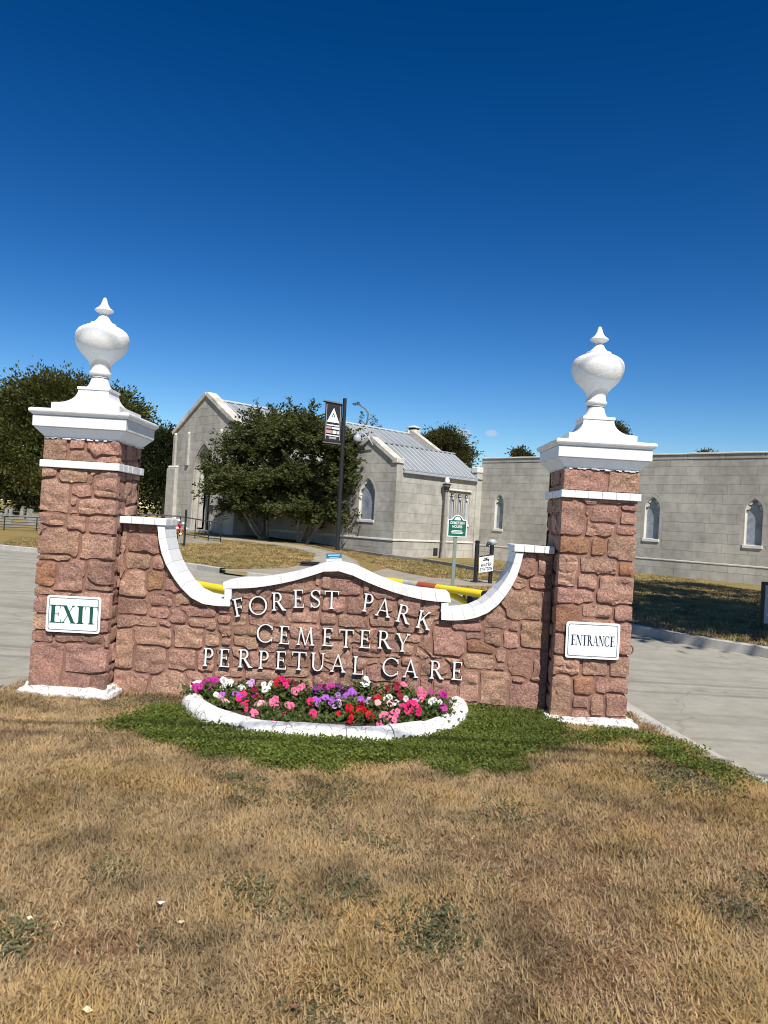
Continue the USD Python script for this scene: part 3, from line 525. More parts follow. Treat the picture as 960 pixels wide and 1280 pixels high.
# ---------------------------------------------------------------- lettering (own Roman capitals)
def glyph(ch, T=0.100, t=0.056, sf=0.075, st=0.035, W=1.0):
    """one capital, height 1, as a shapely shape; T thick, t thin, sf serif reach, st serif thickness, W width factor"""
    def ln(p, w): return LineString(p).buffer(w / 2, cap_style=2, join_style=2)
    def ser(x, z, w=T, d=1, r=sf):
        return Polygon([(x - w / 2 - r, z), (x + w / 2 + r, z), (x + w / 2 + r, z + d * st), (x + w / 2, z + d * (st + r * 0.8)), (x - w / 2, z + d * (st + r * 0.8)), (x - w / 2 - r, z + d * st)])
    def stem(x, w=T): return shapely.union_all([sbox(x - w / 2, 0, x + w / 2, 1), ser(x, 0, w), ser(x, 1, w, -1)])
    def vt(x, z0, z1): return Polygon([(x - t * 0.55, z0), (x + t * 0.55, z0), (x + t * 0.4, z1), (x - t * 0.2, z1)])
    def ring(cx, cz, rx, rz, a0=0, a1=360, sl=0.0):
        o = [(cx + rx * math.cos(math.radians(a)), cz + rz * math.sin(math.radians(a))) for a in np.linspace(a0, a1, 41)]
        i = [(cx + (rx - T * (0.5 + 0.5 * abs(math.cos(math.radians(a + sl)))) ) * math.cos(math.radians(a)), cz + (rz - t - (T - t) * 0.5 * abs(math.cos(math.radians(a + sl)))) * math.sin(math.radians(a))) for a in np.linspace(a0, a1, 41)]
        return Polygon(o + i[::-1]).buffer(0)
    U_ = shapely.union_all
    if ch == 'I': s = stem(0.2)
    elif ch == 'E': s = U_([stem(0.2), sbox(0.2, 0, 0.62 * W, t), sbox(0.2, 1 - t, 0.58 * W, 1), sbox(0.2, 0.5 - t / 2, 0.48 * W, 0.5 + t / 2), vt(0.62 * W, 0, 0.22), affinity.scale(vt(0.58 * W, 1 - 0.2, 1), 1, -1), vt(0.48 * W, 0.40, 0.60)])
    elif ch == 'F': s = U_([stem(0.2), sbox(0.2, 1 - t, 0.58 * W, 1), sbox(0.2, 0.5 - t / 2, 0.48 * W, 0.5 + t / 2), affinity.scale(vt(0.58 * W, 1 - 0.2, 1), 1, -1), vt(0.48 * W, 0.40, 0.60)])
    elif ch == 'L': s = U_([stem(0.2), sbox(0.2, 0, 0.62 * W, t), vt(0.62 * W, 0, 0.25)])
    elif ch == 'T': s = U_([sbox(0.4 * W - T / 2, 0, 0.4 * W + T / 2, 1), ser(0.4 * W, 0), sbox(0.02, 1 - t, 0.78 * W, 1), affinity.scale(vt(0.03, 0.78, 1), -1, -1), affinity.scale(vt(0.77 * W, 0.78, 1), 1, -1)])
    elif ch == 'O': s = U_([ring(0.5 * W, 0.5, 0.5 * W, 0.52)])
    elif ch == 'C':
        r = ring(0.48 * W, 0.5, 0.48 * W, 0.52, 42, 318)
        s = U_([r, affinity.rotate(vt(0.83 * W, 0.70, 0.95), 8), affinity.scale(affinity.rotate(vt(0.84 * W, 0.07, 0.30), 8), 1, -1)])
    elif ch in 'PR':
        bowl = Polygon(list(zip([0.2, 0.38 * W] + [0.38 * W + 0.24 * W * math.cos(a) for a in np.linspace(math.pi / 2, -math.pi / 2, 19)] + [0.2], [1, 1] + [0.735 + 0.265 * math.sin(a) for a in np.linspace(math.pi / 2, -math.pi / 2, 19)] + [0.47])))
        hole = Polygon(list(zip([0.2, 0.37 * W] + [0.37 * W + (0.24 * W - T * 0.95) * math.cos(a) for a in np.linspace(math.pi / 2, -math.pi / 2, 19)] + [0.2], [1 - t, 1 - t] + [0.735 + (0.265 - t) * math.sin(a) for a in np.linspace(math.pi / 2, -math.pi / 2, 19)] + [0.47 + t])))
        s = U_([bowl.buffer(0).difference(hole.buffer(0)), stem(0.2)])
        if ch == 'R': s = U_([s, Polygon([(0.34 * W, 0.5), (0.34 * W + T * 1.15, 0.5), (0.66 * W + T * 0.9, 0.10), (0.80 * W + T * 0.8, 0.03), (0.80 * W + T * 0.8, 0.0), (0.62 * W + T * 0.3, 0.0)])])
    elif ch == 'S':
        u = np.linspace(0, 1, 33); pts = []
        ctl = np.array([(0.52, 0.80), (0.44, 0.93), (0.28, 0.965), (0.12, 0.88), (0.09, 0.73), (0.20, 0.59), (0.38, 0.48), (0.51, 0.35), (0.50, 0.17), (0.36, 0.045), (0.19, 0.045), (0.07, 0.20)])
        from scipy.interpolate import CubicSpline
        cs = CubicSpline(np.linspace(0, 1, len(ctl)), ctl); q = cs(u); d = cs(u, 1); d /= np.linalg.norm(d, axis=1, keepdims=True); nrm = np.c_[-d[:, 1], d[:, 0]]
        w = t + (T * 1.05 - t) * np.exp(-((u - 0.5) / 0.22) ** 2)
        s = Polygon(np.vstack([q + nrm * w[:, None] / 2, (q - nrm * w[:, None] / 2)[::-1]])).buffer(0)
        s = U_([s, affinity.scale(vt(0.54, 0.72, 0.98), 1, -1), vt(0.065, 0.02, 0.28)]); s = affinity.scale(s, W, 1, origin=(0, 0))
    elif ch == 'A': s = U_([Polygon([(0.06, 0), (0.06 + t, 0), (0.40 * W + t * 0.4, 1), (0.36 * W, 1)]), Polygon([(0.34 * W, 1), (0.34 * W + T * 0.75, 1), (0.72 * W + T / 2, 0), (0.72 * W - T / 2, 0)]), sbox(0.19, 0.30, 0.58 * W, 0.30 + t), ser(0.08, 0, t), ser(0.72 * W, 0)])
    elif ch == 'K': s = U_([stem(0.2), Polygon([(0.22, 0.42), (0.30, 0.42), (0.66 * W, 1), (0.66 * W - t, 1)]), Polygon([(0.30, 0.56), (0.30 + T * 0.9, 0.64), (0.72 * W + T, 0), (0.72 * W - T * 0.1, 0)]), ser(0.63 * W, 1, t, -1), ser(0.75 * W, 0, T)])
    elif ch == 'M': s = U_([Polygon([(0.08, 0), (0.08 + t, 0), (0.20 + t * 0.8, 1), (0.18, 1)]), Polygon([(0.16, 1), (0.16 + T, 1), (0.50 * W + T * 0.3, 0), (0.50 * W - t * 0.5, 0)]), Polygon([(0.80 * W - t, 1), (0.80 * W, 1), (0.50 * W + t * 0.5, 0), (0.50 * W - t * 0.4, 0)]), Polygon([(0.80 * W - T, 1), (0.80 * W, 1), (0.90 * W + T * 0.3, 0), (0.90 * W - T * 0.7, 0)]), ser(0.11, 0, t), ser(0.90 * W - T * 0.2, 0), ser(0.18, 1, t * 0.5, -1, sf * 0.7), ser(0.80 * W, 1, t * 0.5, -1, sf * 0.7)])
    elif ch == 'N': s = U_([sbox(0.12 - t / 2, 0, 0.12 + t / 2, 1), sbox(0.70 * W - t / 2, 0, 0.70 * W + t / 2, 1), Polygon([(0.06, 1), (0.06 + T * 1.1, 1), (0.70 * W + t / 2, 0), (0.70 * W - T * 0.5, 0)]), ser(0.12, 0, t), ser(0.70 * W, 1, t, -1), ser(0.10, 1, t, -1, sf * 0.8)])
    elif ch == 'U':
        s = U_([sbox(0.15 - T / 2, 0.3, 0.15 + T / 2, 1), sbox(0.68 * W - t / 2, 0.3, 0.68 * W + t / 2, 1), ser(0.15, 1, T, -1), ser(0.68 * W, 1, t, -1)])
        cx, rx = (0.15 - T / 2 + 0.68 * W + t / 2) / 2, (0.68 * W + t / 2 - 0.15 + T / 2) / 2
        s = U_([s, ring(cx, 0.32, rx, 0.34, 180, 360)])
    elif ch == 'X': s = U_([Polygon([(0.08, 1), (0.08 + T * 1.1, 1), (0.70 * W + T * 0.55, 0), (0.70 * W - T * 0.55, 0)]), Polygon([(0.68 * W - t / 2, 1), (0.68 * W + t / 2, 1), (0.12 + t / 2, 0), (0.12 - t / 2, 0)]), ser(0.14, 1, T, -1, sf * 0.8), ser(0.68 * W, 1, t, -1), ser(0.12, 0, t), ser(0.70 * W, 0, T, 1, sf * 0.8)])
    elif ch == 'Y': s = U_([sbox(0.38 * W - T / 2, 0, 0.38 * W + T / 2, 0.48), Polygon([(0.05, 1), (0.05 + T, 1), (0.38 * W + T / 2, 0.44), (0.38 * W - T / 2, 0.44)]), Polygon([(0.70 * W - t, 1), (0.70 * W, 1), (0.38 * W + T / 2, 0.42), (0.38 * W, 0.42)]), ser(0.38 * W, 0), ser(0.11, 1, T * 0.8, -1), ser(0.68 * W, 1, t, -1)])
    return s.buffer(0)
WL = [('F', 300, 770.5, -11), ('O', 322.2, 768.5, 0), ('R', 348.6, 763.5, 0), ('E', 373, 760, 0), ('S', 394, 760, 0.5), ('T', 414, 761.5, 2),
      ('P', 458.5, 765, 8), ('A', 478, 771, 11), ('R', 503, 779, 14.5), ('K', 528.5, 786.5, 13),
      ('C', 330, 803.3, 3), ('E', 354.7, 805.5, 3), ('M', 381.4, 807, 2.6), ('E', 409, 808, 2.6), ('T', 432, 810, 3), ('E', 455.6, 810.5, 3.5), ('R', 481, 811.5, 3.5), ('Y', 503, 815, 3.5),
      ('P', 259, 833.2, 3.5), ('E', 279.4, 834.2, 3), ('R', 306, 835, 3), ('P', 328.5, 836.5, 3), ('E', 350.6, 837.2, 3), ('T', 373, 838, 3), ('U', 396.4, 839, 3), ('A', 422, 840.7, 3.5), ('L', 447, 843.7, 3.5),
      ('C', 487.5, 845.6, 3.5), ('A', 513, 847.5, 3.5), ('R', 546, 849.2, 3.5), ('E', 571, 850.5, 3.5)]
LH = 0.152
for ch, px, py, rot in WL:
    g = glyph(ch); x0, _, x1, _ = g.bounds
    g = affinity.translate(g, -(x0 + x1) / 2, 0); g = affinity.scale(g, LH, LH, origin=(0, 0)); g = affinity.rotate(g, -(rot - 3.35), origin=(0, 0)).simplify(0.0006)
    c = xz(px, py, YW - 0.045); g = affinity.translate(g, *c)
    m = extr(g.buffer(0.0008), 0.032); m.apply_translation([0, YW - 0.024, 0]); lt_ = obj('letter', m, 'letter_edge', wall)
    m = extr(g, 0.004); m.apply_translation([0, YW - 0.0285, 0]); obj('face', m, 'letter_paint', lt_)

# ---------------------------------------------------------------- EXIT and ENTRANCE signs
def rrect(w, h, r): return sbox(-w / 2 + r, -h / 2 + r, w / 2 - r, h / 2 - r).buffer(r, quad_segs=6)
def plate_sign(name, label, corners, text, mat, tx, yy, bord):
    P = np.array([xz(*c, yy) for c in corners]); c = P.mean(0); w = (np.linalg.norm(P[1] - P[0]) + np.linalg.norm(P[2] - P[3])) / 2; h = (np.linalg.norm(P[3] - P[0]) + np.linalg.norm(P[2] - P[1])) / 2
    an = math.degrees(math.atan2(*(P[1] - P[0])[::-1]))
    t = thing(name, label, 'sign', (c[0], yy, c[1]))
    def pu(nm, g, d, y, m):
        g = affinity.translate(affinity.rotate(g, an, origin=(0, 0)), *c); q = extr(g, d); q.apply_translation([0, y, 0]); obj(nm, q, m, t)
    pu('panel', rrect(w, h, 0.022), 0.004, yy, 'sign_white')
    pu('border', rrect(w - 0.034, h - 0.034, 0.018).difference(rrect(w - 0.034 - 2 * bord, h - 0.034 - 2 * bord, 0.015)), 0.001, yy - 0.001, 'sign_navy')
    for ch, cx, hh, ww, dz in tx:
        g = glyph(ch, 0.20, 0.045, 0.085, 0.022); x0, _, x1, _ = g.bounds; g = affinity.translate(g, -(x0 + x1) / 2, 0)
        g = affinity.translate(affinity.scale(g, ww / (x1 - x0), hh, origin=(0, 0)), cx, dz)
        pu('letter', g, 0.001, yy - 0.001, mat)
    for sx in (-1, 1):
        pu('bolt', Point(sx * w * 0.0, sx * (h / 2 - 0.02)).buffer(0.006), 0.004, yy - 0.003, 'grey_metal')
ez = [(60, 743.5), (127.5, 747), (123.5, 792.5), (56, 789)]
exl = [('E', -0.146, 0.146, 0.098, -0.075), ('X', -0.040, 0.146, 0.125, -0.075), ('I', 0.058, 0.146, 0.062, -0.075), ('T', 0.146, 0.146, 0.104, -0.075)]
plate_sign('exit_sign', 'white EXIT sign with green letters on the left pillar', ez, 'EXIT', 'exit_green', exl, YG - 0.030, 0.005)
ez = [(709, 776.5), (776, 780), (773, 825), (705.5, 822)]
enl = [(c, -0.157 + 0.0455 * i, 0.086, w, -0.043) for i, (c, w) in enumerate(zip('ENTRANCE', (0.040, 0.048, 0.044, 0.046, 0.048, 0.048, 0.042, 0.040)))]
plate_sign('entrance_sign', 'white ENTRANCE sign with dark letters on the right pillar', ez, 'ENTRANCE', 'sign_navy', enl, YG - 0.030, 0.005)
# iron ring on the right pillar
q = dp(785.5, 812, YG + 0.12)
rg = thing('iron_ring', 'small rusty iron ring fixed to the side of the right pillar', 'ring', q)
ringp = [q + np.array([0.026 * math.cos(a) + 0.012, 0.0, 0.034 * math.sin(a)]) for a in np.linspace(-2.6, 2.2, 20)]
obj('ring', tube(ringp, 0.0065, 8), 'rust', rg, smooth=60); obj('staple', tube([q + np.array([-0.05, 0, -0.012]), q + np.array([-0.012, 0, -0.018])], 0.006, 6), 'rust', rg)
# ---------------------------------------------------------------- ground, drives, kerbs
def sm(x, a, b):
    t = np.clip((np.asarray(x, float) - a) / (b - a), 0, 1); return t * t * (3 - 2 * t)
def terrain(x, y):
    e = (x + 3.74) * 0.508 + (y - 20.5) * 0.861
    t = 0.30 * sm(e, 0.2, 11) * sm(-x, -1.0, 4.0); pad = 0.22 * sm(e, 11, 22) * sm(-x, 2.0, 8.0)
    return t + pad
ZR = -0.12                                      # level of the drives
isl_r = [(2.05, 9.6), (2.2, 8.4), (2.24, 7.4), (2.27, 6.71), (2.385, 5.79), (2.53, 4.88), (2.80, 3.9), (3.35, 2.8), (4.6, 1.7), (7.5, 0.9), (16, 0.4)]
isl_l = [(-16, 0.4), (-8, 1.2), (-5.2, 2.6), (-3.8, 4.2), (-3.25, 5.4), (-3.03, 6.26), (-2.99, 6.75), (-3.0, 8.4), (-2.85, 9.4)]
def smooth_line(p, n=6):
    p = np.array(p, float)
    from scipy.interpolate import PchipInterpolator
    d = np.r_[0, np.cumsum(np.linalg.norm(np.diff(p, axis=0), axis=1))]; s = np.linspace(0, d[-1], (len(p) - 1) * n + 1)
    return np.c_[PchipInterpolator(d, p[:, 0])(s), PchipInterpolator(d, p[:, 1])(s)]
right_edge = smooth_line(isl_r); left_edge = smooth_line(isl_l)
island = Polygon(list(map(tuple, left_edge)) + [(-2.2, 10.1), (-0.4, 10.5), (1.4, 10.1)] + list(map(tuple, right_edge)) + [(16, -20), (-16, -20)]).buffer(0)
kerb_near = right_edge[3:]
far_line = smooth_line([(-60, 50), (-26, 33.2), (-12.87, 25.94), (-5.64, 22.34), (-3.74, 20.49), (-2.2, 19.5), (0.2, 18.7), (2.1, 17.6), (3.4, 15.8), (4.42, 13.36), (5.15, 12.1), (5.86, 11.4), (7.2, 9.2), (9.0, 6.2), (12, 3.6), (20, 1.6), (40, 0.6)])
road = Polygon(list(map(tuple, far_line)) + [(40, -40), (-60, -40)]).buffer(0).difference(island)
lawn_all = sbox(-900, -300, 900, 1500)
far_side = lawn_all.difference(Polygon(list(map(tuple, far_line)) + [(40, -300), (-60, -300)]).buffer(0)).difference(sbox(-60, -300, 40, 0))
obj('road', sheet(sbox(-70, -45, 45, 55).intersection(Polygon(list(map(tuple, far_line)) + [(40, -40), (-60, -40)]).buffer(0.3)).difference(island.buffer(-0.2)), ZR), 'concrete', kind='structure')
obj('ground', sheet(shapely.union_all([lawn_all.difference(sbox(-60, -40, 40, 50))]), 0.0), 'far_lawn', kind='structure')
obj('far_lawn', sheet(sbox(-60, -40, 40, 50).difference(Polygon(list(map(tuple, far_line)) + [(40, -40), (-60, -40)]).buffer(0)), 0.0), 'far_lawn', kind='structure')
obj('street', sheet(sbox(-300, -15, 300, -2.5), 0.004), 'asphalt', kind='structure')
# the near verge: a gently uneven sheet
def grid_sheet(poly, st, zf):
    x0, y0, x1, y1 = poly.bounds
    b = []
    for r in [poly.exterior] + list(poly.interiors):
        n = max(8, int(r.length / st)); b += [r.interpolate(i / n, normalized=True).coords[0] for i in range(n)]
    gx, gy = np.meshgrid(np.arange(x0, x1, st), np.arange(y0, y1, st)); g = np.c_[gx.ravel(), gy.ravel()]
    inn = poly.buffer(-st * 0.6); g = g[shapely.contains_xy(inn, g[:, 0], g[:, 1])]
    P = np.vstack([np.array(b), g]); T = Delaunay(P).simplices; c = P[T].mean(1); T = T[shapely.contains_xy(poly, c[:, 0], c[:, 1])]
    a, bb, cc = P[T[:, 0]], P[T[:, 1]], P[T[:, 2]]
    cr = (bb[:, 0] - a[:, 0]) * (cc[:, 1] - a[:, 1]) - (bb[:, 1] - a[:, 1]) * (cc[:, 0] - a[:, 0]); T = np.where((cr < 0)[:, None], T[:, ::-1], T)
    return tm(np.c_[P, zf(P)], T)
def verge_z(P):
    q = np.c_[P, np.zeros(len(P))]
    return (meshkit.fbm(q * 1.3, 3, 3) - 0.5) * 0.045 + (meshkit.noise(q * 7, 8) - 0.5) * 0.014 - 0.006
obj('verge', grid_sheet(island.intersection(sbox(-7, 1.2, 7, 11)), 0.07, verge_z), 'lawn_ground', kind='structure', smooth=True)
obj('verge', sheet(island.difference(sbox(-7, 1.2, 7, 11)), -0.004), 'lawn_ground', kind='structure')
def kerb(line, w0, w1, z0, z1, name, label, seg=None, side=1):
    line = np.array(line); d = np.gradient(line, axis=0); d /= np.linalg.norm(d, axis=1, keepdims=True); n = np.c_[-d[:, 1], d[:, 0]] * side
    prof = [(w0, z0), (w0, z1 - 0.02), (w0 + 0.008, z1 - 0.006), (w0 + 0.02, z1), (w1 - 0.01, z1), (w1, z1 - 0.01), (w1, z0)]
    V = [np.c_[line + n * o, np.full(len(line), z)] for o, z in prof]; k = len(prof); V = np.stack(V, 1).reshape(-1, 3); F = []
    for i in range(len(line) - 1):
        for j in range(k - 1):
            p = i * k + j; F += [(p, p + 1, p + k + 1), (p, p + k + 1, p + k)]
    return tm(V, F)
ks = thing('kerb', 'pale concrete kerb strip along the near edge of the entrance drive', 'kerb', (2.6, 4, 0))
seg = 9
kn = kerb_near[: 7 * seg + 1]
for i in range(0, len(kn) - 1, seg):
    obj('kerb_stone', kerb(kn[i:i + seg + 1], -0.01, 0.17, -0.2, 0.0 + 0.002 * (i // seg % 3), 'k', ''), 'kerb_concrete', ks)
kf = thing('kerb', 'raised concrete kerb on the far side of the entrance drive, half in tree shade', 'kerb', (4.4, 13, 0))
fr = far_line[(far_line[:, 0] > 2.0) & (far_line[:, 0] < 30)]
for i in range(0, len(fr) - 1, 7):
    obj('kerb_stone', kerb(fr[i:i + 8], -0.16, 0.02, -0.2, 0.028, 'k', '', side=-1), 'kerb_concrete', kf)
kl = thing('kerb', 'concrete kerb along the lawn in front of the ramp, seen through the left dip of the wall', 'kerb', (-5, 22, 0))
fl_ = far_line[(far_line[:, 0] > -45) & (far_line[:, 0] < -3.7)]
for i in range(0, len(fl_) - 1, 5):
    obj('kerb_stone', kerb(fl_[i:i + 6], -0.17, 0.02, -0.2, 0.03, 'k', '', side=-1), 'kerb_concrete', kl)
fm = far_line[(far_line[:, 0] > -3.95) & (far_line[:, 0] < 2.25)]
for i in range(0, len(fm) - 1, 5):
    obj('kerb_stone', kerb(fm[i:i + 6], -0.14, 0.02, -0.2, 0.014, 'k', '', side=-1), 'kerb_concrete', kl)
# rising lawn towards the chapel
far_poly = Polygon(list(map(tuple, far_line)) + [(40, -40), (-60, -40)]).buffer(0.22)
obj('rising_lawn', grid_sheet(sbox(-60, 18, 1.5, 90).difference(far_poly), 0.8, lambda P: terrain(P[:, 0], P[:, 1]) - 0.02 + 0.024 * sm(terrain(P[:, 0], P[:, 1]), 0.0, 0.03)), 'far_lawn', kind='structure', smooth=True)
# footpaths beyond the drive
def terr_sheet(poly, st, dz): return grid_sheet(poly, st, lambda P: terrain(P[:, 0], P[:, 1]) + dz)
def gpoly(px): return [tuple(gd(*q)[:2]) for q in px]
walk = Polygon([(-4.4, 20.9), (-3.4, 20.2), (-1.5, 19.6), (0.2, 19.1), (0.3, 21.0), (-0.6, 24.5), (-0.9, 28.2), (-1.6, 31.0), (-3.2, 33.4), (-5.2, 35.6), (-7.2, 37.6), (-9, 39), (-9.6, 37.0), (-7.6, 35.6), (-5.6, 33.9), (-3.9, 31.8), (-2.5, 29), (-2.3, 25.6), (-2.7, 22.6)]).buffer(0.3).buffer(-0.3)
obj('path', terr_sheet(walk, 0.6, 0.012), 'path_concrete', kind='structure')
walk2 = Polygon([(-0.6, 24.6), (0.3, 21.0), (1.2, 19.7), (2.6, 20.3), (3.5, 20.6), (5.2, 19.2), (6.0, 20.3), (4.3, 22.2), (2.9, 22.9), (1.6, 22.4), (0.9, 23.6), (0.2, 25.8), (-0.7, 28.0)]).buffer(0.2).buffer(-0.2)
obj('path', sheet(walk2, 0.008), 'path_concrete', kind='structure')
# mulch strip and low edging along the front of the mausoleum
an_ = math.radians(44.5); AV = np.array([-math.sin(an_), math.cos(an_), 0]); BV = np.array([math.cos(an_), math.sin(an_), 0]); NA, NB = -BV, np.array([math.sin(an_), -math.cos(an_), 0])
CW = np.array([0.474, 34.31, 0.0]); P0 = CW + BV * 6.04
def gpt(P, t, o, e, n, z=0): return P + e * t + n * o + EZ * z
strip = [gpt(CW, 9.5, 0, AV, NA), gpt(CW, -0.0, 0, AV, NA), gpt(CW, -0.9, 0.2, AV, NA), gpt(CW, -0.7, 1.5, AV, NA), gpt(CW, 4, 1.7, AV, NA), gpt(CW, 9.5, 1.6, AV, NA)]
obj('mulch_bed', terr_sheet(Polygon([tuple(p[:2]) for p in strip]), 0.5, 0.024), 'mulch', kind='structure')
edge_pts = [gd(415, 688.5), gd(440, 691), gd(480, 697), gd(530, 703), gd(570, 709.5), gd(597, 715), gd(640, 721)]
eg = thing('edging', 'low straight edging strip between the grass and the mausoleum walls', 'edging', edge_pts[3])
for p, q in zip(edge_pts[:-1], edge_pts[1:]):
    d = (q - p) / np.linalg.norm(q - p); nn = np.cross(EZ, d); L = np.linalg.norm(q - p)
    obj('board', frame(bx(0.01, -0.06, -0.05, L - 0.01, 0.06, 0.16, 0.01), p, d, nn), 'path_concrete', eg)

# ---------------------------------------------------------------- flower bed ring
RC = np.array([-0.38, YW + 0.02]); RA, RB = 1.090, 1.145
ringt = thing('flower_bed_edging', 'white painted curved concrete edging around the flower bed', 'edging', (RC[0], RC[1] - RB, 0))
rng = np.random.default_rng(9); NB_ = 11
th = np.linspace(math.pi * 1.0, math.pi * 2.0, NB_ + 1)
prof = [(-0.085, -0.04), (-0.085, 0.05), (-0.078, 0.088), (-0.055, 0.116), (-0.015, 0.128), (0.025, 0.125), (0.058, 0.108), (0.078, 0.078), (0.085, 0.035), (0.085, -0.04)]
for i in range(NB_):
    t0, t1 = th[i] + 0.0018, th[i + 1] - 0.0018; u = np.linspace(t0, t1, 14); V, F = [], []; k = len(prof); dz = rng.uniform(-0.006, 0.006); dr = rng.uniform(-0.006, 0.006)
    for a in u:
        e = 3.0; c, s = math.cos(a), math.sin(a); x = math.copysign(abs(c) ** (2 / 2.3), c); y = math.copysign(abs(s) ** (2 / 2.3), s)
        p = RC + np.array([RA * x, RB * y]); nn = np.array([RB * c, RA * s]); nn /= np.linalg.norm(nn)
        for o, z in prof:
            w = (meshkit.fbm(np.array([[p[0] * 6 + o * 9, p[1] * 6, z * 9]]), 3, 5)[0] - 0.5) * 0.03
            V.append((*(p + nn * (o + dr + w * 0.6)), z + dz + w * (z > 0)))
    for q in range(len(u) - 1):
        for j in range(k - 1):
            p_ = q * k + j; F += [(p_, p_ + 1, p_ + k + 1), (p_, p_ + k + 1, p_ + k)]
    n0 = (len(u) - 1) * k
    for j in range(1, k - 1): F += [(0, j + 1, j), (n0, n0 + j, n0 + j + 1)]
    obj('edging_block', tm(V, F), 'white_paint_worn', ringt, smooth=50)
bed = Polygon([(RC[0] + RA * math.copysign(abs(math.cos(a)) ** (2 / 2.3), math.cos(a)), RC[1] + RB * math.copysign(abs(math.sin(a)) ** (2 / 2.3), math.sin(a))) for a in np.linspace(math.pi, 2 * math.pi, 40)])
obj('soil', grid_sheet(bed.buffer(0.01), 0.06, lambda P: 0.075 + 0.03 * (meshkit.noise(np.c_[P, P[:, :1]] * 11, 2) - 0.5)), 'soil', kind='structure', smooth=True)

# ---------------------------------------------------------------- mausoleum: ashlar walls
def tri_slice(p):
    return geoms(p)
def ashlar(parent, P, e, n, region, rows, bl, seed, holes=None, proud=0.010, gap=0.0065, mat='limestone', offs=0.0):
    rng = np.random.default_rng(seed); x0, z0, x1, z1 = region.bounds
    if holes is not None: region = region.difference(holes)
    for i in range(len(rows) - 1):
        x = x0 - rng.uniform(0.1, bl)
        while x < x1:
            w = bl * rng.uniform(0.72, 1.3)
            c = sbox(x + gap, rows[i] + gap * 0.8, x + w - gap, rows[i + 1] - gap * 0.8).intersection(region)
            for g in geoms(c):
                if g.area > 0.015:
                    h = proud + rng.uniform(-0.003, 0.004); m = extr(g, h); obj('stone_block', frame(m, P, e, n), mat, parent)
            x += w
def solid(parent, name, P, e, n, region, thick, mat):
    m = extr(region, thick); v = np.array(m.vertices); v[:, 1] -= thick; m = tm(v, m.faces); return obj(name, frame(m, P, e, n), mat, parent)
def lancet(cx, z0, w, h, k=0.82):
    r = w * k; sp = z0 + h - math.sqrt(max(r * r - (r - w / 2) ** 2, 1e-9))
    pts = [(cx - w / 2, z0), (cx + w / 2, z0)]
    a1 = math.acos((r - w / 2) / r)
    pts += [(cx + w / 2 - r + r * math.cos(a), sp + r * math.sin(a)) for a in np.linspace(0, a1, 9)]
    pts += [(cx - w / 2 + r - r * math.cos(a), sp + r * math.sin(a)) for a in np.linspace(a1, 0, 9)]
    return Polygon(pts).buffer(0)
def window(parent, P, e, n, cx, z0, w, h, depth=0.17, cusps=True, mullions=0):
    op = lancet(cx, z0, w, h)
    fr = obj('window', frame(extr(op.difference(op.buffer(-0.035)), 0.05), P - n * depth, e, n), 'limestone_trim', parent)
    g = frame(extr(op.buffer(-0.03), 0.012), P - n * (depth - 0.012), e, n); obj('pane', g, 'window_glass', fr)
    # splayed reveal
    ring_o, ring_i = op, op.buffer(-0.002)
    m = extr(op.buffer(0.0).difference(op.buffer(-0.012)), depth - 0.05); obj('reveal', frame(m, P - n * (depth - 0.05), e, n), 'limestone_trim', fr)
    s = bx(cx - w / 2 - 0.04, -depth + 0.06, z0 - 0.11, cx + w / 2 + 0.04, 0.055, z0 + 0.012, 0.01); obj('sill', frame(s, P, e, n), 'limestone_trim', fr)
    tr = op.buffer(0.15).difference(op.buffer(0.001)).intersection(sbox(cx - 3, z0, cx + 3, z0 + h + 1)); obj('surround', frame(extr(tr, 0.008), P, e, n), 'limestone', fr)
    if cusps:
        for sx in (-1, 1):
            q = Point(cx + sx * w * 0.40, z0 + h * 0.80).buffer(w * 0.13).union(Point(cx + sx * w * 0.25, z0 + h * 0.90).buffer(w * 0.11)).intersection(op)
            obj('cusp', frame(extr(q, 0.08), P - n * (depth - 0.04), e, n), 'limestone_trim', fr)
    return op
ROWS = [0.0, 0.36, 0.72, 1.10, 1.47, 1.86, 2.25, 2.63, 3.02, 3.40, 3.78, 4.14, 4.50, 4.86, 5.03]
def openings(lst): return shapely.union_all([lancet(*q) for q in lst])
mw = thing('mausoleum_wing', 'long flat-roofed grey stone mausoleum wing with pointed windows', 'building', P0 - AV * 8)
L1 = [(-1.21, 1.53, 0.52, 1.70), (-5.15, 1.50, 0.60, 1.74), (-9.12, 1.49, 0.66, 1.77), (-13.19, 1.47, 0.66, 1.80), (-17.2, 1.47, 0.66, 1.80), (-21.2, 1.47, 0.66, 1.80)]
reg = sbox(-30, -0.1, 0.0, 4.90); ho = openings(L1)
solid(mw, 'wall', P0, AV, NA, reg.difference(ho), 0.45, 'wall_joint')
ashlar(mw, P0, AV, NA, sbox(-25, -0.05, 0.0, 4.78), ROWS[:-1], 1.25, 3, shapely.union_all([lancet(q[0], q[1] - 0.11, q[2] + 0.30, q[3] + 0.26) for q in L1]))
for q in L1: window(mw, P0, AV, NA, *q)
obj('string_course', frame(bx(-30, -0.1, 0.65, 0.0, 0.032, 0.71, 0.01), P0, AV, NA), 'limestone_trim', mw)
for k in range(20):
    obj('coping_stone', frame(bx(-1.5 * k - 1.495, -0.4, 4.80, -1.5 * k - 0.005, 0.03, 4.985, 0.008), P0, AV, NA), 'limestone', mw)
    obj('coping_stone', frame(bx(-1.5 * k - 1.495, -0.45, 4.99, -1.5 * k - 0.005, 0.07, 5.055, 0.012), P0, AV, NA), 'limestone_trim', mw)
obj('roof', frame(bx(-30, -9, 4.6, 0, -0.42, 4.75), P0, AV, NA), 'metal_roof', mw)
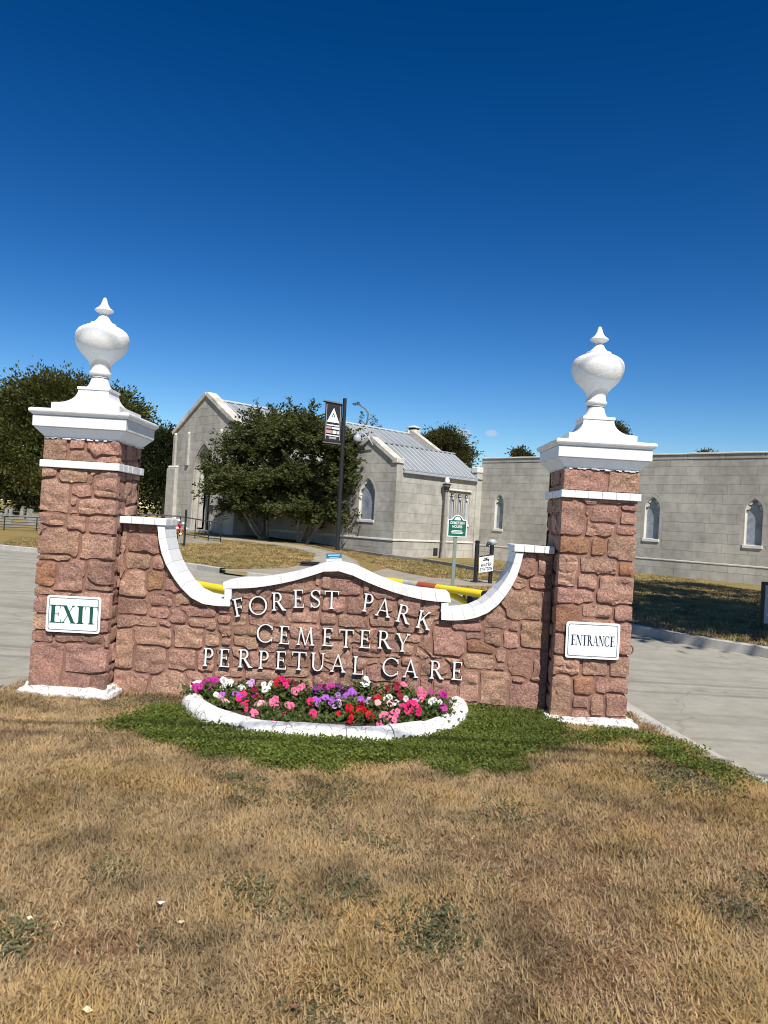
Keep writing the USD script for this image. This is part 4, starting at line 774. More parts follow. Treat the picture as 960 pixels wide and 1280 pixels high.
obj('wall', frame(bx(-30, -9, -0.1, -29.6, -0.46, 4.6), P0, AV, NA), 'limestone', mw); obj('wall', frame(bx(-30, -9.4, -0.1, 0, -9.01, 4.6), P0, AV, NA), 'limestone', mw)

# ---- gabled side chapel
sc = thing('gabled_chapel', 'small gabled stone chapel with a grey metal roof beside the banner pole', 'building', CW)
GW, ZE, ZP = 3.67, 4.02, 5.28
gab = Polygon([(0, -0.1), (GW, -0.1), (GW, 4.20), (GW / 2, ZP), (0, 4.20)])
Wg = [(1.86, 1.60, 1.06, 1.96)]; ho = openings(Wg)
solid(sc, 'wall', CW, AV, NA, gab.difference(ho), 0.40, 'wall_joint')
ashlar(sc, CW, AV, NA, gab, [0.0, 0.38, 0.76, 1.16, 1.58, 2.02, 2.48, 2.94, 3.38, 3.80, 4.2, 4.6, 5.0, 5.4], 0.95, 7, lancet(1.86, 1.49, 1.36, 2.23))
for q in Wg: window(sc, CW, AV, NA, *q, depth=0.17)
for x in (1.72, 1.95): obj('leading', frame(bx(x, -0.165, 1.68, x + 0.02, -0.15, 3.2), CW, AV, NA), 'sign_black', sc)
obj('string_course', frame(bx(-0.055, -0.1, 0.735, GW, 0.05, 0.815, 0.01), CW, AV, NA), 'limestone_trim', sc)
bw = sbox(0.0, -0.1, 6.04, 3.92); trio = [(3.90, 1.66, 0.44, 1.52), (4.42, 1.66, 0.44, 1.52), (4.94, 1.66, 0.44, 1.52)]
solid(sc, 'wall', CW + BV * 0.401, BV, NB, affinity.translate(bw.difference(openings(trio)), -0.401, 0).intersection(sbox(0, -1, 9, 9)), 0.40, 'wall_joint')
ashlar(sc, CW, BV, NB, sbox(0.0, -0.05, 6.04, 3.90), [0.0, 0.38, 0.76, 1.16, 1.58, 2.02, 2.48, 2.94, 3.38, 3.90], 1.25, 8, sbox(3.60, 1.55, 5.24, 3.26))
for q in trio: window(sc, CW, BV, NB, *q, depth=0.17)
spand = sbox(3.62, 1.60, 5.22, 3.24).difference(openings(trio)); obj('spandrel', frame(extr(spand, 0.008), CW - NB * 0.0, BV, NB), 'limestone_trim', sc)
obj('hood_mould', frame(bx(3.56, -0.02, 3.25, 5.28, 0.10, 3.31, 0.008), CW, BV, NB), 'limestone_trim', sc)
obj('string_course', frame(bx(0.0, -0.1, 0.735, 6.04, 0.05, 0.815, 0.01), CW, BV, NB), 'limestone_trim', sc)
obj('pilaster', frame(bx(5.62, -0.1, -0.05, 6.03, 0.09, 4.24, 0.02), CW, BV, NB), 'limestone', sc); obj('kneeler', frame(bx(5.58, -0.3, 4.25, 6.05, 0.12, 4.55, 0.04), CW, BV, NB), 'limestone_trim', sc)
# gable coping and kneelers
def rake(parent, P, e, n, xa, za, xb, zb, th, y0, y1, nst, mat='limestone_coping'):
    d = np.array([xb - xa, zb - za]); L = np.linalg.norm(d); d /= L; nn = np.array([-d[1], d[0]]) * (1 if d[0] * 1 > 0 else -1)
    if nn[1] < 0: nn = -nn
    for i in range(nst):
        a, b = (i + 0.004) / nst * L, (i + 0.996) / nst * L
        A_, B_ = np.array([xa, za]) + d * a, np.array([xa, za]) + d * b
        g = Polygon([A_, B_, B_ + nn * th, A_ + nn * th]); m = extr(g, y1 - y0); v = np.array(m.vertices); v[:, 1] += y0
        obj('coping_stone', frame(tm(v, m.faces), P, e, n), mat, parent)
rake(sc, CW, AV, NA, 0.20, 4.31, GW / 2, ZP + 0.06, 0.17, -0.36, 0.10, 4); rake(sc, CW, AV, NA, GW - 0.20, 4.31, GW / 2, ZP + 0.06, 0.17, -0.36, 0.10, 4)
for s in (0, 1):
    x0 = -0.06 if s == 0 else GW - 0.30
    obj('kneeler', frame(bx(x0, -0.38, 4.22, x0 + 0.34, 0.085, 4.45, 0.02), CW, AV, NA), 'limestone_coping', sc)
# roof as separate sheets between standing seams
def roof(parent, P, e, n, x_ridge, z_ridge, x_eave, z_eave, y0, y1, w, under=0.03, fascia=True):
    """slope running between ridge and eave (in t) over depth y0..y1 along -n"""
    d = np.array([x_eave - x_ridge, z_eave - z_ridge]); L = np.linalg.norm(d); d /= L; up = np.array([-d[1], d[0]]); up = up if up[1] > 0 else -up
    def slabp(s0, s1, h0, h1, ya, yb):
        A_ = np.array([x_ridge, z_ridge]) + d * s0; B_ = np.array([x_ridge, z_ridge]) + d * s1
        g = Polygon([A_ + up * h0, B_ + up * h0, B_ + up * h1, A_ + up * h1]); m = extr(g, yb - ya); v = np.array(m.vertices); v[:, 1] = -(v[:, 1] + ya); return frame(tm(v, m.faces[:, ::-1]), P, e, n)
    rf = obj('roof', slabp(0.02, L - 0.02, -0.06, -0.004, y0, y1), 'metal_roof', parent)
    k = int(round((y1 - y0) / w)); w = (y1 - y0) / k
    for i in range(k):
        obj('roof_panel', slabp(0.0, L, 0.0, 0.012, y0 + i * w + 0.022, y0 + (i + 1) * w - 0.022), 'metal_roof', rf)
        obj('seam', slabp(-0.01, L + 0.005, 0.0, 0.075, y0 + i * w - 0.02, y0 + i * w + 0.02), 'roof_seam', rf)
    return rf
roof(sc, CW, AV, NA, GW / 2, 5.26, -0.14, 3.93, 0.38, 6.0, 0.36); roof(sc, CW, AV, NA, GW / 2, 5.26, GW + 0.1, 3.98, 0.38, 6.0, 0.6)
obj('ridge_cap', frame(bx(GW / 2 - 0.10, -6.0, 5.25, GW / 2 + 0.10, -0.38, 5.33, 0.02), CW, AV, NA), 'metal_roof', sc)
obj('gutter', frame(bx(0.36, -0.02, 3.80, 5.6, 0.17, 3.92, 0.02), CW, BV, NB), 'grey_metal', sc)
obj('wall', frame(bx(GW - 0.4, -6.0, -0.1, GW - 0.002, -0.402, 4.0), CW, AV, NA), 'limestone', sc)
obj('vent', frame(bx(2.72, -0.02, 0.10, 3.02, 0.03, 0.46, 0.01), CW, BV, NB), 'sign_black', sc)
# gooseneck lamp at the gable tip
lp = gpt(CW, 2.05, 0.25, AV, NA, 5.30)
lm = thing('gooseneck_lamp', 'grey gooseneck floodlamp at the tip of the small gable', 'lamp', lp)
arm = [gpt(CW, 1.55, 0.10, AV, NA, 5.05), gpt(CW, 1.70, 0.2, AV, NA, 5.32), gpt(CW, 1.95, 0.3, AV, NA, 5.55), gpt(CW, 2.25, 0.4, AV, NA, 5.60)]
obj('arm', tube(smooth_line([p for p in np.array(arm)[:, :2]])[:1].tolist() and arm, 0.025, 8), 'grey_metal', lm)
obj('shade', lathe([(0.02, 0.16), (0.05, 0.15), (0.07, 0.06), (0.16, 0.0), (0.19, -0.10), (0.19, -0.22), (0.15, -0.28), (0.0, -0.30)], gpt(CW, 2.30, 0.42, AV, NA, 5.48), 16), 'grey_metal', lm, smooth=40)

# ---- linking wall behind the crape myrtles
lk = thing('linking_wall', 'low flat-topped stone wall behind the two multi-stemmed trees', 'wall', gpt(CW, 6.5, -0.2, AV, NA))
solid(lk, 'wall', CW - NA * 0.15, AV, NA, sbox(GW + 0.002, -0.1, 9.94, 3.55), 0.4, 'wall_joint')
ashlar(lk, CW - NA * 0.15, AV, NA, sbox(GW + 0.01, 0.0, 9.93, 3.40), [0.0, 0.38, 0.76, 1.16, 1.58, 2.02, 2.48, 2.94, 3.40], 1.1, 12)
obj('string_course', frame(bx(GW + 0.01, -0.2, 0.735, 9.93, 0.04, 0.815, 0.01), CW - NA * 0.15, AV, NA), 'limestone_trim', lk)
obj('coping', frame(bx(GW + 0.01, -0.44, 3.41, 9.93, 0.06, 3.57, 0.015), CW - NA * 0.15, AV, NA), 'limestone_trim', lk)

# ---- main chapel with the arched doorway
ww = 3.75; PK = np.array([-2.77 * ww, 11.6 * ww, 0.0]); NWH = 3.47; ZF = 0.50
ch = thing('main_chapel', 'tall gabled stone chapel with a pointed arch doorway and metal roof', 'building', PK)
gab = Polygon([(-NWH, -0.1), (NWH, -0.1), (NWH, 5.95), (0, 8.05), (-NWH, 5.95)])
portal = lancet(-0.02, ZF, 1.90, 4.90, 0.9)
solid(ch, 'wall', PK, AV, NA, gab.difference(portal), 0.5, 'wall_joint')
ashlar(ch, PK, AV, NA, gab, list(np.arange(0.5, 8.3, 0.46)), 1.15, 14, lancet(-0.02, ZF - 0.2, 2.36, 5.33, 1.0))
po = obj('portal', frame(extr(lancet(-0.02, ZF, 2.34, 5.12, 0.9).difference(portal), 0.03), PK, AV, NA), 'limestone', ch)
for k in range(2):                                # stepped orders of the doorway
    outer = portal.buffer(-0.001 - 0.10 * k).intersection(sbox(-5, ZF, 5, 9)); inner = portal.buffer(-0.10 * (k + 1)); dd = -0.30 * (k + 1)
    inner = shapely.union_all([inner, affinity.translate(inner, 0, -0.3)])
    obj('arch_order', frame(extr(outer.difference(inner), 0.26), PK + NA * dd, AV, NA), 'limestone', po)
obj('tympanum', frame(extr(portal.buffer(-0.002).difference(sbox(-0.75, 0, 0.75, 2.62)), 0.1), PK - NA * 0.95, AV, NA), 'limestone_trim', po)
obj('lintel', frame(bx(-0.80, -0.86, 2.60, 0.80, -0.78, 2.76, 0.01), PK, AV, NA), 'limestone_trim', po)
dr = obj('door', frame(bx(-0.74, -0.94, ZF, 0.74, -0.90, 2.59), PK, AV, NA), 'dark_bronze', ch)
obj('handle', frame(bx(-0.10, -0.895, 1.4, -0.06, -0.85, 1.8), PK, AV, NA), 'grey_metal', dr)
obj('step', frame(bx(-1.3, -0.9, 0.2, 1.3, 0.6, ZF, 0.01), PK, AV, NA), 'kerb_concrete', ch)
for x in (1.70, -1.74, 3.2, -3.2):                # narrow ribs on the gable front
    rb_ = obj('rib', frame(bx(x - 0.13, -0.02, 4.15, x + 0.13, 0.12, 5.95, 0.02), PK, AV, NA), 'limestone', ch)
    obj('finial', frame(bx(x - 0.10, -0.02, 5.95, x + 0.10, 0.10, 6.12, 0.04), PK, AV, NA), 'limestone_trim', rb_)
for x0, x1 in ((NWH - 0.75, NWH + 0.24), (-NWH - 0.24, -NWH + 0.75)):
    bt = obj('buttress', frame(bx(x0, -0.6, -0.1, x1, 0.22, 4.0, 0.02), PK, AV, NA), 'limestone', ch)
    obj('weathering', frame(bx(x0 - 0.02, -0.62, 4.0, x1 + 0.02, 0.16, 4.16, 0.06), PK, AV, NA), 'limestone_trim', bt)
rake(ch, PK, AV, NA, NWH + 0.02, 6.02, 0, 8.12, 0.22, -0.5, 0.12, 6); rake(ch, PK, AV, NA, -NWH - 0.02, 6.02, 0, 8.12, 0.22, -0.5, 0.12, 6)
DEP = 16.6
for s, x in ((1, NWH), (-1, -NWH)):
    obj('wall', frame(bx(min(x, x - s * 0.45), -DEP, -0.1, max(x, x - s * 0.45), -0.502, 5.95), PK, AV, NA), 'limestone', ch)
obj('wall', frame(extr(gab, 0.45), PK - NA * (DEP + 0.46), AV, NA), 'limestone', ch)
roof(ch, PK, AV, NA, 0, 7.93, -NWH - 0.2, 5.86, 0.52, DEP, 0.62); roof(ch, PK, AV, NA, 0, 7.93, NWH + 0.2, 5.86, 0.52, DEP, 1.2)
obj('ridge_cap', frame(bx(-0.12, -DEP, 7.93, 0.12, -0.52, 8.03, 0.02), PK, AV, NA), 'roof_seam', ch)
rake(ch, PK, AV, NA, NWH + 0.02, 5.98, 0, 8.02, 0.3, -DEP - 0.5, -DEP - 0.02, 5); rake(ch, PK, AV, NA, -NWH - 0.02, 5.98, 0, 8.02, 0.3, -DEP - 0.5, -DEP - 0.02, 5)
cu = obj('chimney', frame(bx(-0.36, -DEP - 0.85, 7.7, 0.36, -DEP - 0.15, 8.30, 0.02), PK, AV, NA), 'limestone_coping', ch)
obj('louvre', frame(bx(-0.27, -DEP - 0.76, 8.30, 0.27, -DEP - 0.24, 8.42), PK, AV, NA), 'sign_black', cu)
obj('chimney_cap', frame(square_loft([(0.40, 0), (0.42, 0.04), (0.10, 0.20), (0.02, 0.22)], (0, -DEP - 0.5, 8.42)), PK, AV, NA), 'roof_seam', cu)
# dark plaque beside the door
q = gpt(PK, -1.18, 0.04, AV, NA, 1.75); pq = thing('wall_plaque', 'small dark plaque to the right of the chapel doorway', 'plaque', q)
obj('plate', frame(bx(-0.22, -0.02, -0.16, 0.22, 0.03, 0.16, 0.01), q, AV, NA), 'dark_bronze', pq); obj('rim', frame(extr(sbox(-0.23, -0.17, 0.23, 0.17).difference(sbox(-0.20, -0.14, 0.20, 0.14)), 0.012), q + NA * 0.032, AV, NA), 'black_metal', pq)
# ---------------------------------------------------------------- trees
def leaves(C, D, size, rng, asp=0.55, flat=0.5):
    """one leaf (bent diamond, 2 triangles) per centre C, pointing along D"""
    n = len(C); D = D / np.maximum(np.linalg.norm(D, axis=1, keepdims=True), 1e-9)
    u = rng.normal(size=(n, 3)); u[:, 2] *= flat; S = np.cross(D, u); S /= np.maximum(np.linalg.norm(S, axis=1, keepdims=True), 1e-9)
    L = size * rng.uniform(0.65, 1.35, (n, 1)); W = L * asp * 0.5; N = np.cross(D, S)
    a = C; b = C + D * L; m1 = C + D * L * 0.45 + S * W + N * L * 0.12; m2 = C + D * L * 0.45 - S * W + N * L * 0.12
    V = np.stack([a, m1, b, m2], 1).reshape(-1, 3); i = np.arange(n) * 4
    return V, np.vstack([np.c_[i, i + 1, i + 2], np.c_[i, i + 2, i + 3]])
def crown(lobes, nclump, per, csize, leaf, rng, drop=0.0):
    """leaf clumps spread near the surface of several lobes: (centre, radii)"""
    Cs, Ds = [], []
    wt = np.array([l[1][0] * l[1][2] for l in lobes]); wt = wt / wt.sum()
    for k in range(nclump):
        c, r = lobes[rng.choice(len(lobes), p=wt)]
        d = rng.normal(size=3); d /= np.linalg.norm(d)
        if d[2] < -0.35: d[2] *= -0.6
        p = np.array(c) + np.array(r) * d * rng.uniform(0.55, 1.04) ** 0.6
        sz = csize * rng.uniform(0.6, 1.4)
        q = rng.normal(size=(per, 3)) * [sz, sz, sz * 0.55]; Cs.append(p + q); Ds.append(d * 0.9 + q / sz * 0.6 + [0, 0, 0.25] + rng.normal(size=(per, 3)) * 0.5)
    C = np.vstack(Cs); D = np.vstack(Ds)
    return leaves(C, D, leaf, rng)
def limb(p, q, r0_, r1_, rng, bend=0.15, n=6):
    p, q = np.array(p, float), np.array(q, float); L = np.linalg.norm(q - p); t = np.linspace(0, 1, n)[:, None]
    w = rng.normal(size=3) * L * bend; pts = p + (q - p) * t + w * np.sin(t * math.pi) * 0.6 + rng.normal(size=(n, 3)) * L * 0.012 * np.sin(t * math.pi)
    return tube(pts, r0_, 7, r1_)
def tree(name, label, loc, lobes, nclump, per, csize, leaf, mat, trunk_r, seed, nb=6, group=None, bark='bark'):
    rng = np.random.default_rng(seed); loc = np.array(loc, float)
    t = thing(name, label, 'tree', loc, group)
    top = np.mean([l[0] for l in lobes], 0)
    tk = obj('trunk', limb(loc - [0, 0, 0.2], [loc[0] * 0.6 + top[0] * 0.4, loc[1] * 0.6 + top[1] * 0.4, loc[2] + (top[2] - loc[2]) * 0.62], trunk_r, trunk_r * 0.55, rng, 0.05, 8), bark, t, smooth=True)
    fork = np.array([loc[0] * 0.6 + top[0] * 0.4, loc[1] * 0.6 + top[1] * 0.4, loc[2] + (top[2] - loc[2]) * 0.55])
    for k in range(nb):
        c, r = lobes[k % len(lobes)]; e = np.array(c) + np.array(r) * rng.uniform(-0.5, 0.5, 3)
        obj('limb', limb(fork + rng.normal(size=3) * 0.1, e, trunk_r * 0.45, trunk_r * 0.10, rng, 0.12), bark, tk, smooth=True)
    obj('crown', crown(lobes, nclump, per, csize, leaf, rng), mat, t)
    return t
def sky_pt(px, py, d): return dp(px, py, d)
def lob(px, py, d, rx, rz, ry=None): return (tuple(dp(px, py, d)), (rx * d / FOC, (ry or rx) * d / FOC, rz * d / FOC))
d = 58.0
g = dp(75, 640, d); g[2] = 0.2
tree('spreading_tree', 'big spreading green tree behind the left pillar', g, [lob(70, 508, d, 60, 40), lob(15, 541, d, 60, 48), lob(120, 526, d, 58, 46), lob(150, 560, d, 45, 50), lob(60, 570, d, 90, 50), lob(-60, 560, d, 70, 60), lob(20, 600, d - 2, 80, 34), lob(120, 606, d - 2, 70, 32)], 1150, 80, 0.50, 0.25, 'oak_leaf', 0.55, 101, 10)
d = 56.0; g = dp(205, 640, d); g[2] = 0.4
tree('narrow_tree', 'dark narrow tree between the left pillar and the tall chapel', g, [lob(205, 560, d, 26, 32), lob(200, 590, d, 30, 34), lob(212, 610, d, 26, 40), lob(185, 600, d, 26, 40)], 320, 70, 0.44, 0.22, 'dark_leaf', 0.3, 102, 5)
for i, (px, w, h, y) in enumerate([(-20, 70, 50, 605), (70, 70, 46, 612), (205, 44, 46, 608)]):
    d = 74.0 + i; g = dp(px, 640, d); g[2] = 0.4
    tree('dark_bush', ['dark bush at the left edge behind the gravestones', 'dark bush in the gap just left of the left pillar', 'dark low bush beside the corner of the tall chapel'][i], g, [lob(px, y, d, w, h), lob(px + 20, y + 20, d, w, h * 0.7)], 200, 60, 0.6, 0.34, 'dark_leaf', 0.3, 110 + i, 3)
d = 74.0; g = dp(556, 640, d); g[2] = 0
tree('spreading_tree', 'rounded olive green treetop behind the chapel roof, right of the chimney', g, [lob(556, 556, d, 26, 20), lob(574, 568, d, 16, 13), lob(540, 562, d, 18, 18), lob(562, 582, d, 26, 18)], 240, 70, 0.44, 0.22, 'far_leaf', 0.4, 120, 4)
d = 78.0; g = dp(652, 640, d); g[2] = 0
tree('spreading_tree', 'tiny treetop peeping over the flat roof left of the right pillar cap', g, [lob(652, 566, d, 6, 4), lob(648, 574, d, 7, 7), lob(658, 576, d, 6, 7)], 60, 40, 0.30, 0.24, 'far_leaf', 0.2, 121, 3)
g = dp(772, 640, d); g[2] = 0
tree('spreading_tree', 'tiny treetop just right of the white pyramid on the right pillar', g, [lob(770, 532, d, 4, 4), lob(770, 545, d, 9, 12)], 60, 40, 0.34, 0.24, 'far_leaf', 0.2, 122, 3)
g = dp(882, 640, d); g[2] = 0
tree('spreading_tree', 'sliver of a treetop above the flat roof at the right', g, [lob(882, 568, d, 6, 3), lob(884, 576, d, 12, 6)], 40, 36, 0.28, 0.22, 'far_leaf', 0.2, 123, 2)
# bare twisted tree behind the roof
d = 60.0; rng = np.random.default_rng(77); g = dp(458, 600, d)
bt = thing('bare_tree', 'thin twisted leafless branch with a few leaf tufts above the roof', 'tree', (g[0], g[1], 0))
def sk(*pts): return [dp(px, py, d) for px, py in pts]
tk = obj('trunk', tube([np.array([g[0], d, -0.1])] + sk((457, 560), (457, 535), (459.5, 524), (460.5, 517), (456.5, 511), (451, 507.5), (446, 504.5)), 0.085, 7, 0.03), 'bark', bt, smooth=True)
for q in (sk((459, 526), (465, 522), (470, 519)), sk((457.5, 531), (452, 526), (448, 523)), sk((458, 535), (465, 533), (468, 529)), sk((451, 507.5), (449, 503))): obj('limb', tube(q, 0.045, 6, 0.02), 'bark', tk)
Cs = []
for px, py, s in [(453, 521, 2.2), (467, 522, 2.6), (470, 526, 2.4), (466, 530, 2.2), (447, 504, 2.0), (443, 505, 1.2), (450, 528, 1.8), (475, 534, 1.8), (470, 535, 2), (452, 516, 1.0)]:
    c = dp(px, py, d); Cs.append(c + rng.normal(size=(32, 3)) * s * d / FOC * 0.6)
C = np.vstack(Cs); obj('foliage', leaves(C, rng.normal(size=C.shape), 0.13, rng), 'far_leaf', bt)
# crape myrtles: several pale stems, arching sprays
def myrtle(loc, label, lobes, seed, nspray):
    rng = np.random.default_rng(seed); loc = np.array(loc, float); t = thing('multi_stem_tree', label, 'tree', loc)
    ends = []
    for k in range(6):
        a = rng.uniform(0, 6.28); b = loc + np.array([0.22 * math.cos(a), 0.22 * math.sin(a), 0])
        c, r = lobes[k % len(lobes)]; e = np.array(c) + np.array(r) * np.array([rng.uniform(-0.5, 0.5), rng.uniform(-0.5, 0.5), -0.35])
        obj('trunk', limb(b - [0, 0, 0.15], e, 0.085, 0.035, rng, 0.10, 9), 'bark_pale', t, smooth=True); ends.append(e)
    C, D = [], []
    wt = np.array([l[1][0] * l[1][2] for l in lobes]); wt /= wt.sum()
    for k in range(nspray):
        c, r = lobes[rng.choice(len(lobes), p=wt)]; dd = rng.normal(size=3); dd /= np.linalg.norm(dd)
        if dd[2] < -0.2: dd[2] *= -0.4
        s = np.array(c) + np.array(r) * dd * rng.uniform(0.35, 0.92); out = dd * [1, 1, 0.7] + [0, 0, 0.16] + rng.normal(size=3) * 0.22; out /= np.linalg.norm(out)
        L = rng.uniform(0.5, 1.3); m = 36; u = rng.uniform(0.0, 1, (m, 1))
        pts = s + out * L * u + np.array([0, 0, -0.28]) * L * u ** 2 + rng.normal(size=(m, 3)) * 0.055
        side = np.cross(out, [0, 0, 1.0]); side /= np.linalg.norm(side) + 1e-9
        C.append(pts); D.append(out * 0.8 + side * rng.choice([-1, 1], (m, 1)) * 0.9 + rng.normal(size=(m, 3)) * 0.35)
    obj('crown', leaves(np.vstack(C), np.vstack(D), 0.155, rng, 0.5), 'myrtle_leaf', t)
d1, d2 = 38.6, 36.6
myrtle((*dp(329, 680, d1)[:2], 0.28), 'left multi-stemmed dark green tree with arching sprays, overlapping the arched doorway', [lob(345, 550, d1, 48, 36), lob(318, 568, d1, 40, 32), lob(288, 590, d1, 28, 14), lob(332, 604, d1, 68, 28), lob(300, 616, d1, 44, 18), lob(345, 636, d1, 58, 22), lob(310, 640, d1, 30, 16)], 131, 1600)
myrtle((*dp(375, 690, d2)[:2], 0.22), 'right multi-stemmed dark green tree behind the banner pole, partly hiding the small gable', [lob(380, 552, d2, 44, 34), lob(408, 564, d2, 34, 32), lob(428, 592, d2, 20, 30), lob(380, 604, d2, 56, 28), lob(435, 568, d2, 14, 18), lob(388, 640, d2, 52, 22), lob(405, 652, d2, 30, 14), lob(424, 616, d2, 20, 18)], 132, 1400)
# shade trees standing right of the view; their shadows lie on the lawn
for i, (tx, ty, lb_) in enumerate([(10.6, 7.4, [(8.3, 6.6, 9.6, 1.9), (9.7, 9.6, 10.2, 2.1), (8.9, 8.2, 8.6, 1.3)]), (14.6, 13.0, [(11.3, 13.2, 10.0, 2.1), (12.0, 10.4, 9.8, 2.0), (13.0, 16.0, 10.6, 2.4), (10.6, 11.4, 8.6, 1.2)])]):
    tree('shade_tree', ['leafy shade tree nearest the entrance drive, right of the view', 'taller shade tree on the right lawn beyond the notice board', 'farthest shade tree on the lawn at the right'][i], (tx, ty, 0), [((x, y, z), (r, r * 1.05, 0.9)) for x, y, z, r in lb_], 125, 60, 0.40, 0.30, 'oak_leaf', 0.28, 140 + i, 6, 'shade trees right of the entrance drive')

# ---------------------------------------------------------------- flower bed planting
def petal_flower(c, n, r, rng):
    """petunia: five shallow lobes round a throat"""
    n = n / np.linalg.norm(n); a = np.cross(n, [0, 0, 1.0]); a /= np.linalg.norm(a) + 1e-9; b = np.cross(n, a); k = 20; ph = rng.uniform(0, 6.28); V, F = [], []
    for rr, h in ((0.16, -0.10), (0.55, 0.10), (1.0, 0.05)):
        for i in range(k):
            q = 2 * math.pi * i / k; lobe = 1 - 0.15 * rr * (0.5 - 0.5 * math.cos(5 * q)) ; wave = 0.08 * rr * math.cos(5 * q + 0.6) + rng.normal() * 0.02
            V.append(c + r * (rr * lobe * (math.cos(q + ph) * a + math.sin(q + ph) * b) + (h + wave) * n))
    for j in range(2):
        for i in range(k):
            p, q = j * k + i, j * k + (i + 1) % k; F += [(p, q, q + k), (p, q + k, p + k)]
    V.append(c - n * r * 0.22); F += [(3 * k, (i + 1) % k, i) for i in range(k)]
    return tm(V, F)
LZ, RZ = (180, 830), (400, 830)
